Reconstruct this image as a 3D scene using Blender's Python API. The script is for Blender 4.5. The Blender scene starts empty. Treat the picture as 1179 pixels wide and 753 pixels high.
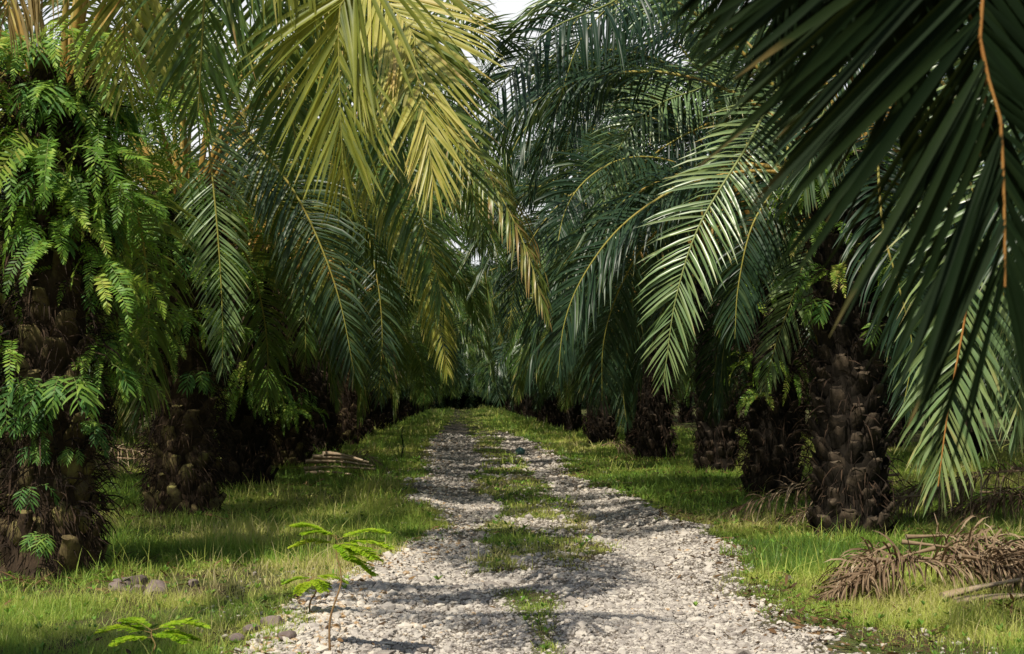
import bpy, math, random
import numpy as np
from mathutils import Vector
PI = math.pi
rad = math.radians
C = bpy.context.scene.collection
GA = rad(137.508)

# ------------------------------------------------------------------ camera maths (full photo is 1179 x 753)
F = 1650.0
CAM_Z = 1.6
PITCH = math.atan(78.5 / F)
YAW = math.atan(59.5 / F)
_f = np.array([math.sin(YAW) * math.cos(PITCH), math.cos(YAW) * math.cos(PITCH), math.sin(PITCH)])
_r = np.array([math.cos(YAW), -math.sin(YAW), 0.0])
_u = np.cross(_r, _f)

def at(px, py, d):
    """point in the world at distance d along the road that the photo shows at (px, py)"""
    v = _f + _r * (px - 589.5) / F + _u * (376.5 - py) / F
    v = v * (d / v[1])
    return np.array([v[0], v[1], v[2] + CAM_Z])

# ------------------------------------------------------------------ noise
def vnoise(x, y, seed=0):
    x = np.asarray(x, float); y = np.asarray(y, float)
    xi = np.floor(x).astype(np.int64); yi = np.floor(y).astype(np.int64)
    fx = x - xi; fy = y - yi
    fx = fx * fx * (3 - 2 * fx); fy = fy * fy * (3 - 2 * fy)
    def h(a, b):
        n = (a * 374761393 + b * 668265263 + seed * 974634777) & 0xFFFFFFFF
        n = ((n ^ (n >> 13)) * 1274126177) & 0xFFFFFFFF
        return ((n ^ (n >> 16)) & 0xFFFF) / 65535.0
    return (h(xi, yi) * (1 - fx) + h(xi + 1, yi) * fx) * (1 - fy) + (h(xi, yi + 1) * (1 - fx) + h(xi + 1, yi + 1) * fx) * fy

def fbm(x, y, sc, seed=0, o=3):
    s = 0; a = 0.5; t = 0
    for k in range(o):
        s = s + a * vnoise(x * sc + 13.7 * k, y * sc + 7.1 * k, seed + k); t += a
        a *= 0.5; sc *= 2.1
    return s / t

EDGE_Y = [0, 9, 11, 13.5, 15, 17, 19.5, 22, 25, 28, 33, 45, 60, 80, 110, 400]
EDGE_L = [-1.5, -1.12, -1.0, -0.7, -0.4, -0.12, -0.35, -0.7, -0.85, -0.65, -0.7, -1.0, -0.9, -0.7, -0.6, -0.6]
EDGE_R = [2.3, 2.36, 2.4, 2.45, 2.7, 2.8, 2.6, 2.55, 2.3, 2.1, 2.4, 2.4, 1.9, 1.3, 1.1, 1.1]
def sstep(a, b, v):
    t = np.clip((v - a) / (b - a), 0, 1); return t * t * (3 - 2 * t)
def road_mask(x, y):
    """1 on bare gravel, 0 in the grass"""
    L = np.interp(y, EDGE_Y, EDGE_L); R = np.interp(y, EDGE_Y, EDGE_R)
    n = (fbm(x, y, 0.9, 5) - 0.5) * 1.5 + (fbm(x, y, 3.5, 9) - 0.5) * 1.3
    m = sstep(-0.16, 0.16, (x - L) + n * 0.45) * sstep(-0.16, 0.16, (R - x) + n * 0.5)
    # grass in the middle of the track
    c = np.interp(y, [9, 14, 20], [0.6, 0.8, 1.0]) + 0.1 * np.sin(y * 0.4)
    w = np.interp(y, [0, 10.2, 12, 16, 30, 45, 60, 90, 400], [0.0, 0.08, 0.5, 0.72, 0.55, 0.45, 0.6, 0.9, 1.2])
    mid = sstep(0.12, -0.12, np.abs(x - c) - w * (0.45 + 1.1 * fbm(x, y, 0.8, 21)))
    mid = mid * sstep(0.36, 0.56, fbm(x, y, 1.1, 33) + 0.1)
    far = sstep(45, 110, y) * 1.0
    return np.clip(m * (1 - mid * 0.96) - far * fbm(x, y, 0.6, 41), 0, 1)
def height(x, y):
    h = (fbm(x, y, 0.35, 3) - 0.5) * 0.10 + (fbm(x, y, 1.7, 8) - 0.5) * 0.035
    L = np.interp(y, EDGE_Y, EDGE_L); R = np.interp(y, EDGE_Y, EDGE_R)
    h = h + 0.05 * np.exp(-((x - L) / 0.35) ** 2) + 0.06 * np.exp(-((x - R) / 0.4) ** 2)
    for c in (0.05, 1.85):
        h = h - 0.035 * np.exp(-((x - c) / 0.35) ** 2)
    return h

# ------------------------------------------------------------------ mesh gathering
class Geo:
    def __init__(s):
        s.V = []; s.T = []; s.n = 0; s.F = []; s.M = []
    def add(s, V, faces, mat=0, tint=0.5):
        V = np.asarray(V, float).reshape(-1, 3)
        faces = np.asarray(faces, np.int64)
        s.V.append(V)
        s.T.append(np.broadcast_to(np.asarray(tint, float).reshape(-1) if np.ndim(tint) else np.array([tint]), (len(V),)).copy())
        s.F.append(faces + s.n); s.M.append(np.full(len(faces), mat)); s.n += len(V)
    def merge(s, g, M=None, off=(0, 0, 0)):
        for V, T in zip(g.V, g.T):
            W = V @ M.T if M is not None else V
            s.V.append(W + np.asarray(off)); s.T.append(T)
        for Fa, m in zip(g.F, g.M):
            s.F.append(Fa + s.n); s.M.append(m)
        s.n += g.n
    def mesh(s, name, mats, smooth=True):
        V = np.concatenate(s.V); T = np.concatenate(s.T)
        me = bpy.data.meshes.new(name)
        me.vertices.add(len(V)); me.vertices.foreach_set('co', V.astype(np.float32).ravel())
        sizes = np.concatenate([np.full(len(f), f.shape[1]) for f in s.F])
        loops = np.concatenate([f.ravel() for f in s.F])
        starts = np.concatenate([[0], np.cumsum(sizes)[:-1]])
        me.loops.add(len(loops)); me.loops.foreach_set('vertex_index', loops.astype(np.int32))
        me.polygons.add(len(sizes)); me.polygons.foreach_set('loop_start', starts.astype(np.int32))
        try: me.polygons.foreach_set('loop_total', sizes.astype(np.int32))
        except Exception: pass
        me.polygons.foreach_set('material_index', np.concatenate(s.M).astype(np.int32))
        me.polygons.foreach_set('use_smooth', np.full(len(sizes), bool(smooth)))
        a = me.attributes.new('tint', 'FLOAT', 'POINT'); a.data.foreach_set('value', T.astype(np.float32))
        for m in mats: me.materials.append(m)
        me.update(calc_edges=True); me.validate()
        return me

def norm(a):
    return a / np.maximum(np.linalg.norm(a, axis=-1, keepdims=True), 1e-9)

def link(name, data, parent=None, loc=None, rot=None, sc=None):
    o = bpy.data.objects.new(name, data); C.objects.link(o)
    if parent is not None: o.parent = parent
    if loc is not None: o.location = loc
    if rot is not None: o.rotation_euler = rot
    if sc is not None: o.scale = (sc, sc, sc) if np.isscalar(sc) else sc
    return o
def tag(o, label=None, cat=None, group=None, kind=None):
    if label: o['label'] = label
    if cat: o['category'] = cat
    if group: o['group'] = group
    if kind: o['kind'] = kind
    return o

def tube(g, P, R, sides=6, mat=1, tint=0.5, cap=True):
    P = np.asarray(P, float); n = len(P)
    R = np.broadcast_to(np.asarray(R, float), (n,))
    T = norm(np.gradient(P, axis=0))
    a = np.array([0, 0, 1.0]) if abs(T[0][2]) < 0.9 else np.array([1.0, 0, 0])
    N = np.zeros_like(P); v = norm(np.cross(T[0], a))
    for i in range(n):
        v = norm(v - T[i] * v.dot(T[i])); N[i] = v
    B = np.cross(T, N)
    ang = np.arange(sides) * 2 * PI / sides
    V = P[:, None] + R[:, None, None] * (np.cos(ang)[None, :, None] * N[:, None] + np.sin(ang)[None, :, None] * B[:, None])
    i = np.arange(n - 1)[:, None] * sides; k = np.arange(sides)[None]
    k2 = (k + 1) % sides
    Fq = np.stack([i + k, i + k2, i + sides + k2, i + sides + k], -1).reshape(-1, 4)
    g.add(V.reshape(-1, 3), Fq, mat, tint if np.ndim(tint) == 0 else np.repeat(tint, sides))
    if cap:
        for e in (0, n - 1):
            g.add(V[e], [list(range(sides))], mat, 0.9)

def spline(pts, n):
    """Catmull-Rom through pts, evenly resampled"""
    p = np.asarray(pts, float)
    p = np.vstack([2 * p[0] - p[1], p, 2 * p[-1] - p[-2]])
    out = []
    for i in range(1, len(p) - 2):
        t = np.linspace(0, 1, 24, endpoint=False)[:, None]
        a, b, c, d = p[i - 1], p[i], p[i + 1], p[i + 2]
        out.append(0.5 * ((2 * b) + (c - a) * t + (2 * a - 5 * b + 4 * c - d) * t ** 2 + (-a + 3 * b - 3 * c + d) * t ** 3))
    out.append(p[-2][None]); q = np.vstack(out)
    s = np.concatenate([[0], np.cumsum(np.linalg.norm(np.diff(q, axis=0), axis=1))])
    u = np.linspace(0, s[-1], n)
    return np.stack([np.interp(u, s, q[:, k]) for k in range(3)], -1), s[-1]

def leaf_rank(g, B, D, W, L, wid, droop, rows=5, fold=0.25, mat=0, tint=0.5, rng=None, curl=0.0):
    """a rank of blades: B bases, D directions, W width directions, L lengths; gravity pulls them down"""
    n = len(B); seg = (rows - 1)
    P = np.zeros((n, rows, 3)); P[:, 0] = B; d = D.copy(); Ds = [d.copy()]
    for k in range(seg):
        P[:, k + 1] = P[:, k] + d * (L / seg)[:, None]
        d = norm(d + np.array([0, 0, -1.0]) * (droop * (L / seg) * (0.5 + 1.0 * k / seg))[:, None])
        Ds.append(d.copy())
    Ds = np.stack(Ds, 1)
    w = norm(W[:, None] - Ds * np.sum(W[:, None] * Ds, -1, keepdims=True))
    nn = np.cross(Ds, w)
    t = np.linspace(0, 1, rows)
    prof = np.interp(t, [0, 0.12, 0.45, 0.8, 1], [0.45, 0.85, 1.0, 0.62, 0.06])
    half = wid[:, None] * prof[None] * 0.5
    sh = fold * half
    if fold > 0:
        V = np.stack([P - w * half[..., None] + nn * sh[..., None], P - nn * sh[..., None] * 0.0, P + w * half[..., None] + nn * sh[..., None]], 2)
        c = 3
    else:
        V = np.stack([P - w * half[..., None], P + w * half[..., None]], 2); c = 2
    base = (np.arange(n) * rows * c)[:, None, None]
    r = (np.arange(seg) * c)[None, :, None]; k = np.arange(c - 1)[None, None]
    i0 = (base + r + k).reshape(-1)
    Fq = np.stack([i0, i0 + 1, i0 + c + 1, i0 + c], -1)
    tv = np.broadcast_to(tint, (n,))
    if rows >= 5 and mat == 0:
        rr = np.random.RandomState(n); tipd = np.where(rr.rand(n) < 0.4, rr.uniform(0.1, 0.7, n), 0)
        tv = np.repeat((tv[:, None] + tipd[:, None] * t[None] ** 4).ravel(), c)
    else:
        tv = np.repeat(tv, rows * c)
    g.add(V.reshape(-1, 3), Fq, mat, tv)

def frond_geo(pts, seed=0, pairs=85, leaf_from=0.2, leaf_len=0.85, wid=0.045, roll=0.0, twist=0.0, droop=1.6, rows=5, fold=0.25,
              rach=0.022, up=None, gappy=0.03, plume=0.35, tint=0.5, spread=1.0, tube_sides=6, npt=40, lmat=0, rmat=1, tip_short=0.3, drytip=0.0, face=None, jit=0.0):
    rng = np.random.RandomState(seed)
    g = Geo()
    P, LEN = spline(pts, npt)
    T = norm(np.gradient(P, axis=0))
    s = np.linspace(0, 1, npt)
    N = np.zeros_like(P)
    u = np.array(up if up is not None else [0, 0, 1.0], float)
    if up is None and abs(T[0][2]) > 0.97: u = np.array([-1.0, 0, 0.2])
    v = norm(u - T[0] * u.dot(T[0]))
    for i in range(npt):
        v = norm(v - T[i] * v.dot(T[i])); N[i] = v
    S = np.cross(T, N)
    a = roll + twist * s
    if face is not None:
        fv = norm(np.array(face, float))
        phi = np.arctan2(S @ fv, N @ fv)
        phi = np.unwrap(phi[::-1])[::-1]
        while phi[-1] > PI: phi -= 2 * PI
        while phi[-1] < -PI: phi += 2 * PI
        a = a + phi * sstep(0.02, 0.4, s)
    N2 = N * np.cos(a)[:, None] + S * np.sin(a)[:, None]; S2 = np.cross(T, N2)
    N, S = N2, S2
    # rachis: flattened toward the base
    R = np.interp(s, [0, 0.04, leaf_from, 1], [rach * 2.2, rach * 1.7, rach * 1.0, rach * 0.18])
    tube(g, P, R, tube_sides, rmat, s)
    n = pairs * 2
    side = np.tile([1.0, -1.0], pairs)
    ss = leaf_from + (1 - leaf_from) * (np.arange(n) / n) ** 0.96 + rng.uniform(-1, 1, n) * 0.003
    ss = np.clip(ss, 0, 0.999)
    keep = rng.rand(n) > gappy
    def ip(A): return np.stack([np.interp(ss, s, A[:, k]) for k in range(3)], -1)
    b = ip(P); t = norm(ip(T)); nn = norm(ip(N)); sd = norm(ip(S))
    q = (ss - leaf_from) / (1 - leaf_from)
    ang = np.interp(q, [0, 0.15, 0.6, 0.9, 1], [rad(75), rad(66), rad(52), rad(33), rad(14)]) * spread + rng.normal(0, rad(4) + jit, n)
    el = rng.normal(0, 1, n) * (plume * 0.35 + jit) + np.tile([1, 1, -1, -1], n)[:n] * plume * 0.45 * (1 - q) + 0.12
    L = leaf_len * np.interp(q, [0, 0.08, 0.25, 0.55, 0.85, 1], [0.35, 0.65, 0.95, 1.0, 0.68, tip_short]) * rng.uniform(0.9, 1.08, n)
    D = np.cos(ang)[:, None] * t + np.sin(ang)[:, None] * (sd * (side * np.cos(el))[:, None] + nn * np.sin(el)[:, None])
    D = norm(D)
    W = t + nn * (rng.normal(0, 0.3, n))[:, None] + sd * (side * 0.1)[:, None]
    wd = wid * np.interp(q, [0, 0.2, 0.8, 1], [0.55, 1, 0.85, 0.55]) * rng.uniform(0.85, 1.1, n)
    dr = droop * rng.uniform(0.6, 1.5, n)
    broken = rng.rand(n) < 0.04
    dr = np.where(broken, dr * 3.5, dr)
    tt = np.clip(tint + rng.normal(0, 0.12, n) + drytip * np.clip(q - 0.6, 0, 1) * 2, 0, 1)
    k = keep
    leaf_rank(g, b[k], D[k], W[k], L[k], wd[k], dr[k], rows, fold, lmat, tt[k])
    return g

# ------------------------------------------------------------------ materials
def newmat(name):
    m = bpy.data.materials.new(name); m.use_nodes = True
    nt = m.node_tree; nt.nodes.clear()
    return m, nt, nt.nodes, nt.links
def nd(nt, t, **kw):
    n = nt.nodes.new(t)
    for k, v in kw.items():
        setattr(n, k, v)
    return n
def ramp(nt, stops, interp='LINEAR'):
    n = nt.nodes.new('ShaderNodeValToRGB'); n.color_ramp.interpolation = interp
    e = n.color_ramp.elements
    while len(e) < len(stops): e.new(0.5)
    for i, (p, c) in enumerate(stops):
        e[i].position = p; e[i].color = (*c, 1)
    return n

def leaf_mat(name, stops, trans, tfac=0.3, rough=0.38, spec=0.5, objvar=0.25, noise=8.0, spots=False, sheen_back=None):
    m, nt, N, Lk = newmat(name)
    out = nd(nt, 'ShaderNodeOutputMaterial')
    at_ = nd(nt, 'ShaderNodeAttribute', attribute_name='tint')
    oi = nd(nt, 'ShaderNodeObjectInfo')
    tc = nd(nt, 'ShaderNodeTexCoord')
    nz = nd(nt, 'ShaderNodeTexNoise'); nz.inputs['Scale'].default_value = noise; nz.inputs['Detail'].default_value = 3
    Lk.new(tc.outputs['Object'], nz.inputs['Vector'])
    a1 = nd(nt, 'ShaderNodeMath', operation='MULTIPLY_ADD'); a1.inputs[1].default_value = objvar; Lk.new(oi.outputs['Random'], a1.inputs[0]); Lk.new(at_.outputs['Fac'], a1.inputs[2])
    a2 = nd(nt, 'ShaderNodeMath', operation='MULTIPLY_ADD'); a2.inputs[1].default_value = 0.5; Lk.new(nz.outputs['Fac'], a2.inputs[0]); Lk.new(a1.outputs[0], a2.inputs[2])
    a3 = nd(nt, 'ShaderNodeMath', operation='SUBTRACT'); a3.inputs[1].default_value = 0.25 + objvar * 0.5; Lk.new(a2.outputs[0], a3.inputs[0])
    rp = ramp(nt, stops); Lk.new(a3.outputs[0], rp.inputs['Fac'])
    p = nd(nt, 'ShaderNodeBsdfPrincipled')
    p.inputs['Roughness'].default_value = rough; p.inputs['Specular IOR Level'].default_value = spec
    Lk.new(rp.outputs['Color'], p.inputs['Base Color'])
    tr = nd(nt, 'ShaderNodeBsdfTranslucent')
    mx = nd(nt, 'ShaderNodeMix', data_type='RGBA', blend_type='MULTIPLY'); mx.inputs['Factor'].default_value = 1
    sc_ = nd(nt, 'ShaderNodeMix', data_type='RGBA', blend_type='MIX'); sc_.inputs['Factor'].default_value = 0.55
    Lk.new(rp.outputs['Color'], sc_.inputs['A']); sc_.inputs['B'].default_value = (*trans, 1)
    Lk.new(sc_.outputs['Result'], tr.inputs['Color'])
    ms = nd(nt, 'ShaderNodeMixShader'); ms.inputs['Fac'].default_value = tfac
    Lk.new(p.outputs[0], ms.inputs[1]); Lk.new(tr.outputs[0], ms.inputs[2]); Lk.new(ms.outputs[0], out.inputs['Surface'])
    return m

M = {}
DRY = (0.36, 0.24, 0.09)
M['frond'] = leaf_mat('palm_leaf', [(0.0, (0.027, 0.068, 0.016)), (0.45, (0.074, 0.149, 0.030)), (0.75, (0.189, 0.243, 0.054)), (0.93, (0.405, 0.351, 0.108)), (1, DRY)], (0.45, 0.5, 0.08), 0.33, 0.36, 0.5)
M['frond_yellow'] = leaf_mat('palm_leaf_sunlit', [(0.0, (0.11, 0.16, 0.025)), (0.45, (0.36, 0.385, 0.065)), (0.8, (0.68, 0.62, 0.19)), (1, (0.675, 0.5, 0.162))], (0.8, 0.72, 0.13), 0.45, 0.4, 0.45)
M['frond_shade'] = leaf_mat('palm_leaf_cool_shade', [(0.0, (0.014, 0.037, 0.021)), (0.5, (0.037, 0.078, 0.037)), (0.85, (0.098, 0.149, 0.052)), (1, (0.253, 0.230, 0.081))], (0.22, 0.3, 0.06), 0.25, 0.4, 0.45)  # darker, cooler leaf copy with shade put into its colour
M['frond_lit'] = leaf_mat('palm_leaf_glossy_lit', [(0.0, (0.081, 0.149, 0.061)), (0.5, (0.189, 0.297, 0.115)), (0.85, (0.324, 0.405, 0.149)), (1, (0.486, 0.432, 0.162))], (0.4, 0.48, 0.12), 0.28, 0.33, 0.7)  # brighter leaf copy, sunlight put into its colour; also glossier
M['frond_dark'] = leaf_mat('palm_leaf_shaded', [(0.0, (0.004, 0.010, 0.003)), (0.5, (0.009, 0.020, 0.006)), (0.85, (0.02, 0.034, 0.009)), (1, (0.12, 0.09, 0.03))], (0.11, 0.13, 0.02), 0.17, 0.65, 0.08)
M['dead'] = leaf_mat('dead_leaf', [(0.0, (0.076, 0.045, 0.026)), (0.4, (0.167, 0.108, 0.065)), (0.75, (0.318, 0.229, 0.140)), (1, (0.510, 0.408, 0.280))], (0.3, 0.18, 0.08), 0.12, 0.75, 0.2, noise=14)
M['straw'] = leaf_mat('straw_leaf', [(0.0, (0.16, 0.12, 0.04)), (0.5, (0.34, 0.25, 0.09)), (1, (0.5, 0.4, 0.18))], (0.6, 0.42, 0.12), 0.35, 0.6, 0.3)
M['fern'] = leaf_mat('fern_leaf', [(0.0, (0.058, 0.132, 0.024)), (0.45, (0.182, 0.363, 0.050)), (0.75, (0.396, 0.544, 0.075)), (1, (0.462, 0.413, 0.099))], (0.34, 0.48, 0.05), 0.38, 0.5, 0.35, objvar=0.4)
M['fern_broad'] = leaf_mat('fern_broad_leaf', [(0.0, (0.026, 0.078, 0.023)), (0.5, (0.091, 0.221, 0.046)), (1, (0.260, 0.390, 0.058))], (0.28, 0.5, 0.06), 0.33, 0.55, 0.3, objvar=0.4)
M['grass'] = leaf_mat('grass_blade', [(0.0, (0.08, 0.17, 0.035)), (0.35, (0.25, 0.42, 0.06)), (0.7, (0.6, 0.64, 0.15)), (0.9, (0.66, 0.6, 0.25)), (1, (0.6, 0.5, 0.28))], (0.72, 0.8, 0.16), 0.42, 0.5, 0.35, objvar=0.0, noise=0.5)
M['sapling'] = leaf_mat('sapling_leaf', [(0.0, (0.16, 0.34, 0.02)), (0.5, (0.36, 0.56, 0.03)), (1, (0.55, 0.62, 0.05))], (0.55, 0.75, 0.04), 0.5, 0.5, 0.3)
M['litter'] = leaf_mat('litter_leaf', [(0.0, (0.05, 0.03, 0.015)), (0.5, (0.15, 0.085, 0.04)), (0.8, (0.26, 0.16, 0.07)), (1, (0.45, 0.38, 0.12))], (0.3, 0.15, 0.05), 0.15, 0.7, 0.25, noise=5)

def bark_mat(name, stops, nscale=9, rough=0.9, bump=0.4, attr=0.55, bdist=0.02):
    m, nt, N, Lk = newmat(name)
    out = nd(nt, 'ShaderNodeOutputMaterial'); p = nd(nt, 'ShaderNodeBsdfPrincipled')
    tc = nd(nt, 'ShaderNodeTexCoord'); at_ = nd(nt, 'ShaderNodeAttribute', attribute_name='tint')
    nz = nd(nt, 'ShaderNodeTexNoise'); nz.inputs['Scale'].default_value = nscale; nz.inputs['Detail'].default_value = 6; nz.inputs['Roughness'].default_value = 0.7
    Lk.new(tc.outputs['Object'], nz.inputs['Vector'])
    a = nd(nt, 'ShaderNodeMath', operation='MULTIPLY_ADD'); a.inputs[1].default_value = attr; Lk.new(at_.outputs['Fac'], a.inputs[0])
    b = nd(nt, 'ShaderNodeMath', operation='MULTIPLY_ADD'); b.inputs[1].default_value = 1.1; b.inputs[2].default_value = -0.3; Lk.new(nz.outputs['Fac'], b.inputs[0]); Lk.new(b.outputs[0], a.inputs[2])
    rp = ramp(nt, stops); Lk.new(a.outputs[0], rp.inputs['Fac']); Lk.new(rp.outputs['Color'], p.inputs['Base Color'])
    p.inputs['Roughness'].default_value = rough; p.inputs['Specular IOR Level'].default_value = 0.2
    n2 = nd(nt, 'ShaderNodeTexNoise'); n2.inputs['Scale'].default_value = nscale * 4; n2.inputs['Detail'].default_value = 4
    mp = nd(nt, 'ShaderNodeMapping'); mp.inputs['Scale'].default_value = (1, 1, 0.35)
    Lk.new(tc.outputs['Object'], mp.inputs['Vector']); Lk.new(mp.outputs[0], n2.inputs['Vector'])
    bp = nd(nt, 'ShaderNodeBump'); bp.inputs['Strength'].default_value = bump; bp.inputs['Distance'].default_value = bdist
    Lk.new(n2.outputs['Fac'], bp.inputs['Height']); Lk.new(bp.outputs[0], p.inputs['Normal'])
    Lk.new(p.outputs[0], out.inputs['Surface'])
    return m
M['rachis'] = bark_mat('frond_stalk', [(0.0, (0.33, 0.17, 0.05)), (0.3, (0.36, 0.22, 0.05)), (0.6, (0.34, 0.30, 0.07)), (1, (0.24, 0.26, 0.06))], 3, 0.5, 0.1, 0.6)
M['rachis_orange'] = bark_mat('frond_stalk_orange', [(0.0, (0.2, 0.08, 0.025)), (0.5, (0.36, 0.15, 0.04)), (1, (0.42, 0.22, 0.06))], 5, 0.5, 0.1, 0.6)
M['rachis_green'] = bark_mat('frond_stalk_green', [(0.0, (0.16, 0.17, 0.05)), (0.5, (0.24, 0.27, 0.09)), (1, (0.2, 0.24, 0.08))], 3, 0.45, 0.1, 0.6)
M['rachis_dead'] = bark_mat('dead_stalk', [(0.0, (0.16, 0.1, 0.06)), (0.5, (0.33, 0.24, 0.15)), (1, (0.52, 0.43, 0.32))], 6, 0.8, 0.3, 0.5)
M['bark'] = bark_mat('palm_bark', [(0.0, (0.006, 0.005, 0.003)), (0.45, (0.022, 0.017, 0.012)), (0.75, (0.081, 0.060, 0.040)), (1, (0.220, 0.176, 0.124))], 9, 0.95, 0.6)
M['bark_moss'] = bark_mat('palm_bark_mossy', [(0.0, (0.014, 0.011, 0.007)), (0.4, (0.055, 0.036, 0.022)), (0.66, (0.158, 0.122, 0.055)), (0.85, (0.243, 0.219, 0.073)), (1, (0.341, 0.316, 0.109))], 7, 0.95, 0.6)
M['fibre'] = bark_mat('palm_fibre', [(0.0, (0.008, 0.006, 0.005)), (0.5, (0.029, 0.019, 0.013)), (1, (0.095, 0.059, 0.036))], 7, 0.95, 0.1)
M['stem'] = bark_mat('sapling_stem', [(0.0, (0.1, 0.06, 0.03)), (0.6, (0.28, 0.17, 0.08)), (1, (0.35, 0.3, 0.1))], 30, 0.7, 0.3)
M['stone'] = bark_mat('gravel_stone', [(0.0, (0.15, 0.125, 0.11)), (0.3, (0.30, 0.265, 0.235)), (0.62, (0.5, 0.455, 0.4)), (0.9, (0.66, 0.6, 0.51)), (1, (0.42, 0.28, 0.15))], 14, 0.9, 0.25, 0.75, 0.01)
M['rock'] = bark_mat('rock_stone', [(0.0, (0.07, 0.055, 0.05)), (0.5, (0.2, 0.155, 0.14)), (1, (0.36, 0.29, 0.25))], 8, 0.9, 0.5, 0.5)

# ground
def ground_mat():
    m, nt, N, Lk = newmat('ground_earth')
    out = nd(nt, 'ShaderNodeOutputMaterial'); p = nd(nt, 'ShaderNodeBsdfPrincipled'); p.inputs['Roughness'].default_value = 0.95; p.inputs['Specular IOR Level'].default_value = 0.15
    tc = nd(nt, 'ShaderNodeTexCoord'); at_ = nd(nt, 'ShaderNodeAttribute', attribute_name='tint')
    def noise(sc, det=5, r=0.6):
        n = nd(nt, 'ShaderNodeTexNoise'); n.inputs['Scale'].default_value = sc; n.inputs['Detail'].default_value = det; n.inputs['Roughness'].default_value = r
        Lk.new(tc.outputs['Object'], n.inputs['Vector']); return n
    n1 = noise(0.9); n2 = noise(14, 6, 0.75)
    soil = ramp(nt, [(0.25, (0.035, 0.024, 0.015)), (0.5, (0.09, 0.06, 0.035)), (0.75, (0.15, 0.11, 0.06))]); Lk.new(n2.outputs['Fac'], soil.inputs['Fac'])
    grn = ramp(nt, [(0.3, (0.06, 0.09, 0.02)), (0.7, (0.16, 0.19, 0.05))]); Lk.new(n2.outputs['Fac'], grn.inputs['Fac'])
    gs = nd(nt, 'ShaderNodeMix', data_type='RGBA'); mr = nd(nt, 'ShaderNodeMapRange'); mr.inputs[1].default_value = 0.4; mr.inputs[2].default_value = 0.6; Lk.new(n1.outputs['Fac'], mr.inputs[0]); Lk.new(mr.outputs[0], gs.inputs['Factor'])
    Lk.new(soil.outputs['Color'], gs.inputs['A']); Lk.new(grn.outputs['Color'], gs.inputs['B'])
    vo = nd(nt, 'ShaderNodeTexVoronoi'); vo.inputs['Scale'].default_value = 62; Lk.new(tc.outputs['Object'], vo.inputs['Vector'])
    sep = nd(nt, 'ShaderNodeSeparateColor'); Lk.new(vo.outputs['Color'], sep.inputs['Color'])
    grv = ramp(nt, [(0.0, (0.22, 0.185, 0.155)), (0.4, (0.35, 0.31, 0.27)), (0.8, (0.48, 0.43, 0.37)), (1, (0.4, 0.29, 0.17))]); Lk.new(sep.outputs[0], grv.inputs['Fac'])
    dk = nd(nt, 'ShaderNodeMix', data_type='RGBA', blend_type='MULTIPLY'); dk.inputs['Factor'].default_value = 1
    dr = ramp(nt, [(0.0, (1, 1, 1)), (0.5, (0.75, 0.75, 0.75)), (0.8, (0.4, 0.37, 0.33))]); mr2 = nd(nt, 'ShaderNodeMath', operation='MULTIPLY'); mr2.inputs[1].default_value = 1.2
    Lk.new(vo.outputs['Distance'], mr2.inputs[0]); Lk.new(mr2.outputs[0], dr.inputs['Fac'])
    Lk.new(grv.outputs['Color'], dk.inputs['A']); Lk.new(dr.outputs['Color'], dk.inputs['B'])
    n3 = noise(2.2, 5, 0.7); mr3 = nd(nt, 'ShaderNodeMapRange'); mr3.inputs[1].default_value = 0.55; mr3.inputs[2].default_value = 0.75; Lk.new(n3.outputs['Fac'], mr3.inputs[0])
    dst = nd(nt, 'ShaderNodeMix', data_type='RGBA'); m5 = nd(nt, 'ShaderNodeMath', operation='MULTIPLY'); m5.inputs[1].default_value = 0.6; Lk.new(mr3.outputs[0], m5.inputs[0]); Lk.new(m5.outputs[0], dst.inputs['Factor'])
    Lk.new(dk.outputs['Result'], dst.inputs['A']); dst.inputs['B'].default_value = (0.3, 0.25, 0.18, 1)
    fin = nd(nt, 'ShaderNodeMix', data_type='RGBA')
    add = nd(nt, 'ShaderNodeMath', operation='MULTIPLY_ADD'); add.inputs[1].default_value = 0.5; add.inputs[2].default_value = -0.25; Lk.new(n2.outputs['Fac'], add.inputs[0])
    ad2 = nd(nt, 'ShaderNodeMath', operation='ADD', use_clamp=True); Lk.new(add.outputs[0], ad2.inputs[0]); Lk.new(at_.outputs['Fac'], ad2.inputs[1])
    Lk.new(ad2.outputs[0], fin.inputs['Factor']); Lk.new(gs.outputs['Result'], fin.inputs['A']); Lk.new(dst.outputs['Result'], fin.inputs['B'])
    Lk.new(fin.outputs['Result'], p.inputs['Base Color'])
    bp = nd(nt, 'ShaderNodeBump'); bp.inputs['Strength'].default_value = 0.8; bp.inputs['Distance'].default_value = 0.03; bp.invert = True
    Lk.new(vo.outputs['Distance'], bp.inputs['Height']); Lk.new(bp.outputs[0], p.inputs['Normal'])
    Lk.new(p.outputs[0], out.inputs['Surface'])
    return m
M['ground'] = ground_mat()

# ------------------------------------------------------------------ ground sheet
xs = np.concatenate([-np.geomspace(7.2, 500, 26)[::-1], np.arange(-7, 8.01, 0.09), np.geomspace(8.2, 500, 26)])
ys = np.concatenate([[-200, -80, -30, -10, -3, 2], np.arange(5, 40, 0.11), np.geomspace(40.2, 900, 220)])
X, Y = np.meshgrid(xs, ys)
Z = height(X, Y) * (np.abs(X) < 30)
g = Geo(); nx, ny = len(xs), len(ys)
i = (np.arange(ny - 1)[:, None] * nx + np.arange(nx - 1)[None]).ravel()
rm = road_mask(X, Y)
g.add(np.stack([X, Y, Z], -1).reshape(-1, 3), np.stack([i, i + 1, i + nx + 1, i + nx], -1), 0, rm.ravel())
tag(link('ground', g.mesh('ground', [M['ground']])), kind='structure')

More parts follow.
